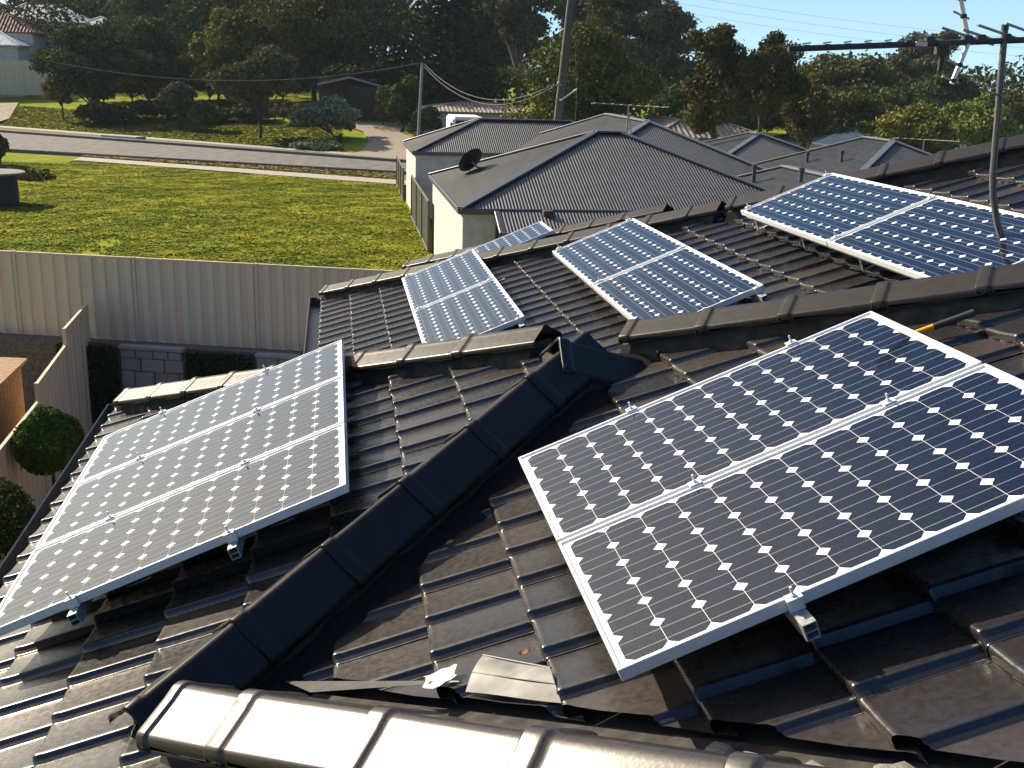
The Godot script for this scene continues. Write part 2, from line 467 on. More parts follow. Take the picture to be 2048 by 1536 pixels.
# one run of caps: from p (lowest crest point) along d, one cap at each start distance
func cap_run(house: Node3D, me: Mesh, p: Vector3, d: Vector3, starts: Array, sc: float, run_end: float, bed0 := 0.0, cm: Material = null) -> void:
	d = d.normalized()
	var lat := d.cross(Vector3.UP).normalized()
	var up := lat.cross(d).normalized()
	var bed := MB.new(); var g := []
	var n := int(run_end / 0.06) + 2
	for i in n:
		var s: float = lerpf(bed0, run_end, float(i) / (n - 1))
		var j := rng.randf_range(-0.008, 0.008); var k := rng.randf_range(-0.008, 0.008)
		var c := p + d * s
		g.append([c - lat * (0.13 * sc + j) - Vector3(0, 0.32, 0), c - lat * (0.112 * sc + j) + up * -0.115 * sc, c - lat * 0.08 * sc + up * -0.085 * sc, c + lat * 0.08 * sc + up * -0.085 * sc, c + lat * (0.112 * sc + k) + up * -0.115 * sc, c + lat * (0.13 * sc + k) - Vector3(0, 0.32, 0)])
	for i in n - 1:
		for q in 5:
			bed.quad(g[i][q], g[i + 1][q], g[i + 1][q + 1], g[i][q + 1], [-lat, -lat, up, lat, lat][q])
	for e in [0, n - 1]:
		bed.quad(g[e][0], g[e][1], g[e][4], g[e][5], d * (-1 if e == 0 else 1)); bed.quad(g[e][1], g[e][2], g[e][3], g[e][4], d * (-1 if e == 0 else 1))
	part("mortar_bed", bed, M.mortar, house)
	for i in starts.size():
		var ln: float = (starts[i + 1] - starts[i]) if i + 1 < starts.size() else (run_end - starts[i])
		var o := MeshInstance3D.new(); o.name = "ridge_cap"; o.mesh = me; o.material_override = M.cap if rng.randf() < 0.6 else M.cap2
		house.add_child(o, true)
		var bs := Basis(d, up, lat) * Basis.from_euler(Vector3(rng.randf_range(-0.02, 0.02), rng.randf_range(-0.008, 0.008), rng.randf_range(-0.006, 0.004)))
		bs = bs * Basis.from_scale(Vector3((ln + 0.04) / 0.46, sc, sc))
		o.transform = Transform3D(bs, p + d * starts[i] + O - house.position)
		if cm: o.material_override = cm
func build_house() -> void:
	var house := thing("tiled_house", "house with glazed dark brown tile roof that carries the solar panels", "house", Vector3(1.5, -6.8, -5))
	build_tiles(house)
	var me := cap_mesh(); var mf := cap_mesh(true)
	var up := Vector3(1, T, 1); var dn := Vector3(1, T, -1)
	var kk := sqrt(2.0 + T * T)
	var seq := func(n: int, st: float) -> Array:
		var a := []
		for i in n: a.append(i * st)
		return a
	# far hip of the front slope, from the gutter corner to the apex
	cap_run(house, mf, Vector3(-1.58, T * -1.58 + HA + 0.14, -8.18), up, seq.call(9, 0.285 * kk), 1.0, 2.64 * kk)
	# the hip in the middle of the picture
	cap_run(house, me, Vector3(-0.70, T * -0.70 + HA + 0.13, -3.24), dn, seq.call(6, 0.315 * kk), 1.12, 1.90 * kk, 0.16)
	# short ridge at the apex, then the hip going on to the right
	cap_run(house, me, Vector3(1.07, T * 1.15 + HA + 0.145, -5.07), Vector3(1, -0.28, -0.16), [0.0], 1.12, 0.44)
	cap_run(house, mf, Vector3(1.52, T * 1.52 + HB + 0.15, -5.42), up, seq.call(8, 0.30 * kk), 0.95, 2.2 * kk)
	# lump of mortar closing the apex where the caps meet
	var ap := MB.new(); var ag := []
	for i in 7:
		var row := []
		for j in 13:
			var th := TAU * j / 12.0; var ph := PI * 0.5 * i / 6.0
			var rr := 0.15 * (1.0 + 0.10 * sin(th * 3.0 + 1.0) + 0.06 * sin(th * 5.0))
			row.append(Vector3(1.19, T * 1.16 + HA - 0.055, -5.13) + Vector3(cos(th) * cos(ph) * rr, sin(ph) * 0.125, sin(th) * cos(ph) * rr))
		ag.append(row)
	ap.grid(ag, Vector3.UP); part("mortar_lump", ap, M.mortar, house)
	# hip right under the camera
	cap_run(house, cap_mesh(true), Vector3(-0.53, T * -0.53 + HA + 0.15, -3.23), up, [0.0, 0.23 * kk, 0.61 * kk, 0.97 * kk, 1.34 * kk, 1.71 * kk, 2.08 * kk], 1.3, 2.5 * kk, 0.05, M.cap3)
	# hip of the wing behind and of the farthest wing
	cap_run(house, mf, Vector3(-0.13, T * -0.13 + HC + 0.14, -12.83), up, seq.call(12, 0.30 * kk), 1.0, 3.5 * kk)
	cap_run(house, mf, Vector3(3.42, T * 3.42 + HC + 0.17, -9.15), up, seq.call(8, 0.30 * kk), 1.05, 2.1 * kk)
	cap_run(house, mf, Vector3(0.98, T * 0.98 + HF + 0.14, -15.08), up, seq.call(9, 0.30 * kk), 1.0, 2.8 * kk)
	# gutters, fascia, walls
	for q in [[-1.64, -8.45, 3.0, HA], [-0.19, -13.1, -8.6, HC], [0.93, -15.4, -13.1, HF]]:
		var x: float = q[0]; var y: float = T * x + q[3] - 0.045
		var g := MB.new()
		var prof := [Vector2(0.0, 0.0), Vector2(-0.005, -0.085), Vector2(-0.02, -0.095), Vector2(-0.118, -0.095), Vector2(-0.128, -0.085), Vector2(-0.132, 0.010), Vector2(-0.140, 0.014), Vector2(-0.144, 0.006), Vector2(-0.138, -0.098), Vector2(-0.122, -0.106), Vector2(0.0, -0.106)]
		for k in prof.size() - 1:
			var a := Vector3(x + prof[k].x, y + prof[k].y, q[1]); var b := Vector3(x + prof[k + 1].x, y + prof[k + 1].y, q[1])
			var e := Vector3(0, 0, q[2] - q[1]); var dd: Vector2 = prof[k + 1] - prof[k]
			g.quad(a, b, b + e, a + e, Vector3(dd.y, -dd.x, 0))
		g.box(Vector3(x - 0.07, y - 0.05, q[1] - 0.001), Vector3(0.14, 0.115, 0.004))
		g.box(Vector3(x + 0.0 + 0.6, y - 0.055, q[1] - 0.02), Vector3(1.3, 0.11, 0.13))
		part("gutter", g, M.gutter, house)
		g = MB.new(); g.box(Vector3(x + 0.02, y - 0.11, (q[1] + q[2]) * 0.5 + 0.1), Vector3(0.03, 0.2, q[2] - q[1] - 0.25))
		part("fascia", g, M.gutter, house)
	for q in [[-1.15, 3.6, -7.85, 3.0], [0.3, 5.6, -12.5, -7.85], [1.42, 5.6, -14.7, -12.5]]:
		var g := MB.new(); g.box(Vector3((q[0] + q[1]) * 0.5, -4.75, (q[2] + q[3]) * 0.5), Vector3(q[1] - q[0], 4.1, q[3] - q[2] - 0.01))
		part("wall", g, M.brick, house)
	# end boards close the hips over the wall plate
	for q in [[-1.62, -8.28, 0.06], [-0.17, -12.98, 1.0], [0.97, -15.2, 4.0]]:
		var g := MB.new(); g.box(Vector3((q[0] + q[2]) * 0.5, -2.72, q[1] + 0.03), Vector3(q[2] - q[0], 0.12, 0.03))
		part("fascia", g, M.gutter, house)

# ---------------------------------------------------------------- solar panels
const PL := 1.58
const PW := 0.808
var panel_proto := {}
func panel_parts() -> void:
	var f := MB.new(); var w := 0.011; var th := 0.038
	for e in [[Vector3(PL / 2, -th / 2, w / 2), Vector3(PL, th, w)], [Vector3(PL / 2, -th / 2, PW - w / 2), Vector3(PL, th, w)], [Vector3(w / 2, -th / 2, PW / 2), Vector3(w, th, PW - 2 * w)], [Vector3(PL - w / 2, -th / 2, PW / 2), Vector3(w, th, PW - 2 * w)]]:
		f.box(e[0], e[1], 0.0015)
	for e in [[Vector3(PL / 2, -th + 0.001, 0.02), Vector3(PL - 0.02, 0.002, 0.025)], [Vector3(PL / 2, -th + 0.001, PW - 0.02), Vector3(PL - 0.02, 0.002, 0.025)]]:
		f.box(e[0], e[1])
	panel_proto.frame = f.mesh()
	var b := MB.new(); b.box(Vector3(PL / 2, -0.0095, PW / 2), Vector3(PL - 2 * w, 0.003, PW - 2 * w)); panel_proto.back = b.mesh()
	var g := MB.new(); g.quad(Vector3(w, -0.003, w), Vector3(PL - w, -0.003, w), Vector3(PL - w, -0.003, PW - w), Vector3(w, -0.003, PW - w), Vector3.UP); panel_proto.glass = g.mesh()
	var c := MB.new(); var h := 0.0624; var k := 0.0222
	var oc := [Vector2(-h + k, -h), Vector2(h - k, -h), Vector2(h - k * 0.5, -h + k * 0.5), Vector2(h, -h + k), Vector2(h, h - k), Vector2(h - k * 0.5, h - k * 0.5), Vector2(h - k, h), Vector2(-h + k, h), Vector2(-h + k * 0.5, h - k * 0.5), Vector2(-h, h - k), Vector2(-h, -h + k), Vector2(-h + k * 0.5, -h + k * 0.5)]
	var ids := []
	for q in oc: ids.append(c.vert(Vector3(q.x, 0, q.y), Vector3.UP, Vector2(0.5 + q.x / (2 * h), 0.5 + q.y / (2 * h))))
	for i in range(1, ids.size() - 1): c.tri_i(ids[0], ids[i], ids[i + 1])
	panel_proto.cell = c.mesh()
func panel(tr: Transform3D, label: String, group: String) -> void:
	var o := thing("solar_panel", label, "solar panel", Vector3.ZERO, group)
	o.transform = Transform3D(tr.basis, tr.origin + O)
	lpart("frame", panel_proto.frame, M.alu, o)
	lpart("backsheet", panel_proto.back, M.backsheet, o)
	for i in 12:
		for j in 6:
			var q := lpart("cell", panel_proto.cell, M["cell%d" % (rng.randi() % 3)], o)
			q.position = Vector3(PL / 2 + (i - 5.5) * 0.1265, -0.0072, PW / 2 + (j - 2.5) * 0.1265)
	lpart("glass", panel_proto.glass, M.glass, o)
func rail(o0: Vector3, u: float, v0: float, v1: float, clamps: Array, label: String) -> void:
	# an aluminium rail along the contour under the panels, with clamps and tile feet
	var base := o0 + U * u
	var bs := Basis(U, N, Vector3(0, 0, 1))
	var o := thing("mounting_rail", label, "mounting rail", base + Vector3(0, 0, v0) - N * 0.13, "rails under the solar panels")
	var g := MB.new(); var ln := v1 - v0
	var c := base + Vector3(0, 0, (v0 + v1) * 0.5)
	g.box(c - N * 0.0415, Vector3(0.040, 0.005, ln), 0.001, bs); g.box(c - N * 0.0885, Vector3(0.040, 0.005, ln), 0.001, bs)
	for s in [-1, 1]: g.box(c - N * 0.065 + U * 0.0182 * s, Vector3(0.0036, 0.042, ln), 0.0, bs)
	g.box(c - N * 0.065, Vector3(0.033, 0.004, ln), 0.0, bs)
	part("rail", g, M.alu_dull, o)
	for v in clamps:
		g = MB.new(); var p: Vector3 = base + Vector3(0, 0, v)
		g.box(p + N * 0.003, Vector3(0.045, 0.004, 0.034), 0.001, bs); g.box(p - N * 0.02, Vector3(0.045, 0.042, 0.012), 0.001, bs)
		g.tube([p + N * 0.004, p + N * 0.012], 0.0085, 0.0085, 6); g.tube([p + N * 0.01, p + N * 0.034], 0.004, 0.004, 6)
		part("clamp", g, M.alu, o)
	var n := int(ln / 0.9) + 1
	for i in n:
		var p := base + Vector3(0, 0, lerpf(v0 + 0.04, v1 - 0.5, float(i) / max(1, n - 1)))
		g = MB.new()
		g.box(p - N * 0.10 + U * 0.027, Vector3(0.006, 0.09, 0.035), 0.001, bs)
		g.box(p - N * 0.17 + U * 0.027, Vector3(0.006, 0.09, 0.03), 0.001, bs); g.box(p - N * 0.205 + U * 0.10, Vector3(0.15, 0.006, 0.03), 0.001, bs)
		part("tile_hook", g, M.alu_dull, o)
func build_panels() -> void:
	panel_parts()
	var Z := Vector3(0, 0, 1)
	var port := Basis(U, N, Z); var land := Basis(Z, N, -U)
	var gp := 0.02
	var o0 := Vector3(0.716, -1.513, -4.089)
	panel(Transform3D(port, o0), "solar panel on the near right slope, upper one of the pair beside the hammer", "panels on the near right slope")
	panel(Transform3D(port, o0 + Z * (PW + gp)), "large nearest solar panel at the lower right with dark gap under its edge", "panels on the near right slope")
	var o1 := Vector3(-1.437, -2.247, -6.645)
	for k in 3:
		panel(Transform3D(port, o1 + Z * (PW + gp) * k), ["glaring solar panel on the left slope, farthest of the three above the gutter", "glaring solar panel on the left slope, middle one of three", "nearest of three glaring solar panels on the left slope, clamps on its front edge"][k], "panels on the left slope")
	for q in [[Vector3(1.946, -1.576, -9.666), ["farther", "nearer"], "middle pair behind the tiled hip"], [Vector3(0.660, -2.105, -11.14), ["farther", "nearer"], "pair nearest the back fence"], [Vector3(3.197, -1.022, -8.315), ["farther", "nearer"], "upper right pair crossed by the aerial mast"]]:
		for k in 2:
			panel(Transform3D(land, q[0] + U * PW + Z * (PL + gp) * k), "sideways solar panel, %s of the %s" % [q[1][k], q[2]], "panels on the slope behind")
	panel(Transform3D(port, Vector3(1.143, -2.453, -13.726)), "single small solar panel half hidden behind the farther hip", "panels on the farthest slope")
	rail(o0, 0.505, -0.05, 1.72, [-0.008, PW + gp * 0.5, PW * 2 + gp + 0.008], "rail with clamp under the lower end of the two nearest panels")
	rail(o0, 1.222, -0.05, 1.72, [-0.008, PW + gp * 0.5, PW * 2 + gp + 0.008], "rail under the upper end of the two nearest panels")
	rail(o1, 0.385, -0.05, 2.54, [-0.008, PW + gp * 0.5, PW * 2 + gp * 1.5, PW * 3 + gp * 2 + 0.008], "rail with shiny clamp under the gutter end of the left panels")
	rail(o1, 1.07, -0.05, 2.54, [-0.008, PW + gp * 0.5, PW * 2 + gp * 1.5, PW * 3 + gp * 2 + 0.008], "rail with shiny clamp under the upper end of the left panels")
	for q in [[Vector3(1.946, -1.576, -9.666), "middle pair of panels"], [Vector3(0.660, -2.105, -11.14), "pair of panels nearest the back fence"], [Vector3(3.197, -1.022, -8.315), "pair of panels crossed by the aerial mast"]]:
		rail(q[0], 0.07, -0.05, 2 * PL + 0.07, [-0.008, PL + gp * 0.5, 2 * PL + gp + 0.008], "rail under the lower edge of the %s" % q[1])
		rail(q[0], 0.76, -0.05, 2 * PL + 0.12, [-0.008, PL + gp * 0.5, 2 * PL + gp + 0.008], "rail under the upper edge of the %s" % q[1])

# ---------------------------------------------------------------- small things on the roof
func on_b(x: float, z: float, up := 0.0) -> Vector3:
	return Vector3(x, T * x + HB, z) + N * up
func build_roof_items() -> void:
	# hammer lying on the tiles: black grip, orange shaft, steel head under the panel edge
	var a := on_b(2.60, -3.99, 0.065); var b := on_b(2.28, -4.09, 0.045)
	var d := (b - a).normalized()
	var h := thing("hammer", "hammer with black grip and orange handle lying beside the upper panel", "hammer", a)
	var g := MB.new(); g.tube([a, a + d * 0.01, a + d * 0.05, a + d * 0.10, a + d * 0.15, a + d * 0.165], 0.0165, 0.0145, 10)
	part("grip", g, M.black, h)
	g = MB.new(); g.tube([a + d * 0.16, a + d * 0.20, a + d * 0.30], 0.0135, 0.012, 10); part("handle", g, M.orange, h)
	g = MB.new(); var lat := d.cross(N).normalized(); var hc := a + d * 0.31
	g.tube([hc - lat * 0.05, hc - lat * 0.025, hc + lat * 0.02], 0.014, 0.012, 10); g.tube([hc + lat * 0.02, hc + lat * 0.05 + N * 0.0, hc + lat * 0.075 - N * 0.02], 0.012, 0.005, 8)
	part("head", g, M.steel, h)
	# zinc flashing lifted out of the valley
	var f := thing("flashing_sheet", "loose grey zinc flashing sheet bent over the tiles in the valley", "flashing", on_b(0.55, -2.95))
	var q := [on_b(0.38, -2.96, 0.008), on_b(0.46, -3.08, 0.03), on_b(0.635, -2.86, 0.03), on_b(0.63, -2.71, 0.006)]
	g = MB.new(); var gr := []
	for i in 7:
		var row := []
		var t := i / 6.0
		for j in 9:
			var s := j / 8.0
			var p: Vector3 = (q[0].lerp(q[3], s)).lerp(q[1].lerp(q[2], s), t)
			row.append(p + N * (0.012 * sin(t * 3.0) + 0.002 * sin(s * 6.0 + t * 2.0)))
		gr.append(row)
	g.grid(gr, Vector3.UP); part("sheet", g, M.zinc, f)
	g = MB.new(); g.tube([q[0].lerp(q[1], 0.45) + N * 0.0115, q[3].lerp(q[2], 0.45) + N * 0.0115], 0.003, 0.003, 6); part("fold", g, M.zinc, f)
	g = MB.new(); g.tube([q[1], q[2]], 0.006, 0.006, 6); part("hem", g, M.lead, f)
	# dark lead tongue beside the front hip
	g = MB.new()
	var c0 := on_b(-0.18, -3.40, 0.05); var c1 := on_b(0.37, -3.00, 0.03)
	gr = []
	for i in 4:
		var row := []
		for j in 8:
			var s := j / 7.0
			row.append(c0.lerp(c1, s) + Vector3(0.09, 0.0, 0.16) * (i / 3.0) * (1.0 - s * 0.96) + Vector3(0, 0.05 * (i / 3.0) * (1.0 - s), 0))
		gr.append(row)
	g.grid(gr, Vector3.UP); solo("lead_flashing", g, M.lead, "dark pointed lead flashing tucked behind the sunlit front hip", "flashing")
	# scrap of pale sheet, mortar lumps, dead leaves
	g = MB.new(); gr = []
	for i in 6:
		var row := []
		for j in 6:
			var p := on_b(0.27 + 0.10 * j / 5.0 + 0.008 * sin(i * 1.3), -3.09 + 0.075 * i / 5.0 + 0.006 * sin(j * 1.1), 0.048)
			row.append(p - N * 0.012 + N * (0.004 * sin(i * 1.7 + j) + 0.003 * cos(j * 2.3)))
		gr.append(row)
	g.grid(gr, Vector3.UP); solo("sheet_scrap", g, M.white, "crumpled pale scrap of sheet lying on the tiles by the front hip", "scrap")
	for k in 9:
		var t := k / 8.0
		g = MB.new(); var x := 0.62 + 0.62 * t; var p := on_b(x + rng.randf_range(-0.03, 0.03), x - 3.20 + rng.randf_range(-0.04, 0.04), -0.035)
		var r := rng.randf_range(0.03, 0.065)
		gr = []
		for i in 6:
			var row := []
			for j in 9:
				var th := TAU * j / 8.0; var ph := PI * 0.5 * i / 5.0
				var rr := r * (1.0 + 0.25 * sin(th * 2 + k) + 0.15 * sin(th * 3 + k * 2))
				row.append(p + Vector3(cos(th) * cos(ph) * rr, sin(ph) * r * 0.5, sin(th) * cos(ph) * rr))
			gr.append(row)
		g.grid(gr, Vector3.UP); solo("mortar_lump", g, M.cement, "crumbled mortar lump in the valley below the nearest panel", "mortar lump", "mortar lumps along the valley")
	for l in [[on_b(0.44, -3.98, 0.02), "curled orange dead leaf on the tiles below the middle hip"], [on_b(0.58, -3.01, 0.02), "pale dead leaf on the tile above the zinc flashing"]]:
		g = MB.new(); gr = []
		for i in 5:
			var row := []
			for j in 4:
				var w := 0.016 * sin(PI * (i + 0.4) / 4.8)
				row.append(l[0] + U * 0.009 * (i - 2) + Vector3(0, 0, w * 0.6 * (j - 1.5)) + N * (0.006 * abs(j - 1.5)))
			gr.append(row)
		g.grid(gr, Vector3.UP); solo("dead_leaf", g, M.rust, l[1], "leaf")
	build_aerial()

func build_aerial() -> void:
	var z := -5.6
	var t := thing("tv_aerial", "tall bent grey mast with black television aerial at the right", "aerial", Vector3(3.80, -1.02, z))
	var g := MB.new()
	var pts := [Vector3(3.83, -1.10, z), Vector3(3.78, -0.96, z), Vector3(3.715, -0.83, z), Vector3(3.665, -0.72, z), Vector3(3.625, -0.60, z), Vector3(3.605, -0.50, z), Vector3(3.598, -0.42, z), Vector3(3.585, -0.25, z), Vector3(3.565, 0.0, z), Vector3(3.545, 0.29, z)]
	g.tube(pts, 0.020, 0.017, 12); part("mast", g, M.paint_grey, t)
	g = MB.new(); g.tube([Vector3(3.545, 0.285, z), Vector3(3.543, 0.315, z)], 0.019, 0.019, 10); part("mast_cap", g, M.black, t)
	g = MB.new(); g.box(Vector3(3.83, -1.09, z), Vector3(0.12, 0.02, 0.1), 0.004); part("foot_plate", g, M.galv, t)
	# boom along the roof, rising slightly to the right
	var b0 := Vector3(2.315, 0.148, z + 0.05); var b1 := Vector3(3.95, 0.258, z - 0.02)
	var d := (b1 - b0).normalized()
	g = MB.new(); g.tube([b0, b0.lerp(b1, 0.5), b1], 0.0155, 0.0165, 10); part("boom", g, M.black, t)
	# directors and dipoles: rods across the boom
	var cross_d := Vector3(-0.62, 0.0, 0.78)
	for k in 6:
		g = MB.new(); var p := b0 + d * (0.10 + 0.115 * k) + Vector3(0, 0.02, 0)
		g.tube([p - cross_d * 0.075 + Vector3(0, 0.01, 0), p + cross_d * 0.075], 0.004, 0.004, 6); part("director", g, M.alu_dull, t)
		g = MB.new(); g.box(p - Vector3(0, 0.012, 0), Vector3(0.035, 0.02, 0.03), 0.004); part("element_clip", g, M.black, t)
	for q in [[0.80, 0.20], [1.02, 0.30], [1.10, 0.22], [1.25, 0.34], [1.42, 0.36], [1.55, 0.38]]:
		g = MB.new(); var p: Vector3 = b0 + d * q[0] + Vector3(0, 0.03, 0)
		var rd := Vector3(-0.90, 0.14, 0.42).normalized()
		g.tube([p + rd * q[1] * 0.8, p - rd * q[1] * 0.8], 0.0075, 0.0075, 8); part("dipole", g, M.alu_dull, t)
		g = MB.new(); g.box(p - Vector3(0, 0.016, 0), Vector3(0.05, 0.045, 0.04), 0.008); part("element_clip", g, M.black, t)
	# corner reflector: two arms above and below the boom
	var rc := b0 + d * 1.03
	for s in [1, -1]:
		g = MB.new(); var e := rc + (Vector3(-0.09, 0.235, 0.0) if s > 0 else Vector3(-0.075, -0.215, 0.02))
		g.tube([rc, e], 0.013, 0.014, 8)
		part("reflector_arm", g, M.alu, t)
		for k in 2:
			var p := rc.lerp(e, 0.55 + 0.38 * k)
			g = MB.new(); g.tube([p + Vector3(-0.095, 0.02, 0.05), p + Vector3(0.05, -0.01, -0.03)], 0.006, 0.006, 6); part("reflector_rod", g, M.alu_dull, t)
			g = MB.new(); g.lathe(p, [Vector2(0, -0.016), Vector2(0.016, -0.01), Vector2(0.018, 0.0), Vector2(0.016, 0.01), Vector2(0, 0.016)], 8); part("element_clip", g, M.black, t)
	g = MB.new(); g.box(b0 + d * 0.88 - Vector3(0, 0.03, 0), Vector3(0.075, 0.075, 0.05), 0.01); g.box(b0 + d * 0.885 - Vector3(0, 0.10, 0), Vector3(0.028, 0.09, 0.025), 0.006); part("balun_box", g, M.black, t)
	g = MB.new(); g.box(b0 + d * 0.745 + Vector3(0, 0.0, 0.012), Vector3(0.065, 0.022, 0.02), 0.002); part("label_plate", g, M.white, t)
	g = MB.new(); g.tube([Vector3(3.50, -0.055, z + 0.02), Vector3(3.53, -0.045, z + 0.03), Vector3(3.555, -0.06, z + 0.03), Vector3(3.568, -0.12, z + 0.025), Vector3(3.575, -0.25, z + 0.025), Vector3(3.583, -0.40, z + 0.024), Vector3(3.605, -0.58, z + 0.024), Vector3(3.66, -0.76, z + 0.024), Vector3(3.76, -0.96, z + 0.024)], 0.0045, 0.0045, 6); part("cable", g, M.black, t)

# ---------------------------------------------------------------- ground, road, fences
func fence_z(x: float) -> float:
	return -19.95 + 0.285 * x
func road_far(x: float) -> float:
	return 0.717 * x - 65.26
func ground_y(x: float, z: float) -> float:
	var s := z - fence_z(x)
	if s > -0.25: return -6.8
	var d: float = road_far(clampf(x, -60.0, 20.0)) - 6.0 - z
	return -5.2 + rise(x) * minf(maxf(0.0, d), 120.0)
func rise(x: float) -> float:
	return 0.06 * clampf(1.0 - (x - 2.0) / 25.0, 0.1, 1.0)
func strip(x0: float, x1: float, n: int, za: Callable, zb: Callable, lift: float, m: int) -> MB:
	var mb := MB.new(); var g := []
	for i in n + 1:
		var x: float = lerpf(x0, x1, float(i) / n); var row := []
		for j in m + 1:
			var z: float = lerpf(za.call(x), zb.call(x), float(j) / m)
			row.append(Vector3(x, max(ground_y(x, z), -5.2) + lift, z))
		g.append(row)
	mb.grid(g, Vector3.UP)
	return mb
func build_ground() -> void:
	var mb := MB.new(); var g := []
	var ss := [60.0, 30.0, 12.0, 4.0, 0.5, -0.2, -0.26, -1.0, -10.0, -20.0]
	for k in 60: ss.append(-24.0 - 1.6 * k)
	ss.append_array([-130.0, -180.0, -300.0, -700.0])
	var xs := [-400.0, -200.0, -120.0, -90.0]
	for k in 70: xs.append(-75.0 + 2.2 * k)
	xs.append_array([100.0, 160.0, 260.0, 400.0])
	for s in ss:
		var row := []
		for x in xs:
			var zz: float = -19.95 + 0.285 * clampf(x, -45.0, 45.0) + s
			var y := -6.8
			if s < -0.25:
				var d: float = road_far(clampf(x, -60.0, 20.0)) - 6.0 - zz
				y = -5.225 + rise(x) * minf(maxf(0.0, d), 120.0)
			row.append(Vector3(x, y, zz))
		g.append(row)
	mb.grid(g, Vector3.UP); struct("ground", mb, M.grass)
	struct("road", strip(-60, 14, 40, func(x): return 0.463 * x - 57.3, func(x): return 0.717 * x - 65.3 if x < 6 else 0.463 * x - 63.8, 0.012, 4), M.asphalt)
	struct("footpath_near", strip(-13.5, 3.5, 20, func(x): return 0.61 * x - 52.2, func(x): return 0.60 * x - 54.2, 0.03, 2), M.concrete)
	struct("verge_near", strip(-13.5, 3.5, 20, func(x): return 0.60 * x - 54.25, func(x): return 0.463 * x - 57.2, 0.008, 2), M.verge)
	struct("footpath_far", strip(-60, 2, 40, func(x): return 0.78 * x - 67.7, func(x): return 0.79 * x - 69.2, 0.05, 2), M.concrete)
	struct("verge_far", strip(-60, 2, 40, func(x): return 0.717 * x - 65.75, func(x): return 0.78 * x - 67.7, 0.03, 2), M.verge)
	# kerbs are real steps
	for q in [["kerb_far", 0.717, -65.3], ["kerb_near", 0.463, -57.3]]:
		mb = MB.new()
		for i in 30:
			var xa: float = -60 + 2.2 * i; var xb := xa + 2.195
			var za: float = q[1] * xa + q[2]; var zb: float = q[1] * xb + q[2]
			var c := Vector3((xa + xb) / 2, -5.2 + 0.06, (za + zb) / 2 - (0.2 if q[0] == "kerb_far" else -0.2))
			var d := Vector3(xb - xa, 0, zb - za)
			mb.box(c, Vector3(d.length(), 0.24, 0.4), 0.03, Basis(Vector3.UP, -atan2(d.z, d.x)))
		struct(q[0], mb, M.kerb)
	mb = MB.new()
	mb.box(Vector3(-13.9, -5.05, -76.9), Vector3(3.2, 0.25, 0.9), 0.04, Basis(Vector3.UP, -0.62))
	solo("drain_lid", mb, M.concrete, "pale concrete drain lid at the far kerb", "drain lid")
	# the gravel driveway to the carport and the paved drive on the left
	mb = MB.new(); g = []
	for q in [[0.2, -65.9, 9.0, -60.6], [1.6, -69.5, 8.2, -66.5], [2.2, -74, 6.0, -73], [2.0, -80, 4.6, -80], [0.2, -86, 5.2, -85.5]]:
		var row := []
		for j in 5:
			var x: float = lerpf(q[0], q[2], j / 4.0); var z: float = lerpf(q[1], q[3], j / 4.0)
			row.append(Vector3(x, ground_y(x, z) + 0.075, z))
		g.append(row)
	mb.grid(g, Vector3.UP); struct("driveway", mb, M.gravel)
	mb = MB.new(); g = []
	for q in [[-30.0, -88.5, -25.5, -87.0], [-30.0, -95.0, -25.6, -94.0], [-34.0, -108, -28.5, -108]]:
		var row := []
		for j in 5:
			var x: float = lerpf(q[0], q[2], j / 4.0); var z: float = lerpf(q[1], q[3], j / 4.0)
			row.append(Vector3(x, ground_y(x, z) + 0.08, z))
		g.append(row)
	mb.grid(g, Vector3.UP); struct("paved_drive", mb, M.gravel)
	mb = MB.new(); mb.sheet(PackedVector2Array([Vector2(-4.55, -20.9), Vector2(3, -18.7), Vector2(3, -8), Vector2(-1, -8), Vector2(-1, 4), Vector2(-4.4, 4)]), func(_x, _z): return -6.785)
	struct("yard_paving", mb, M.paving)
	build_grass()

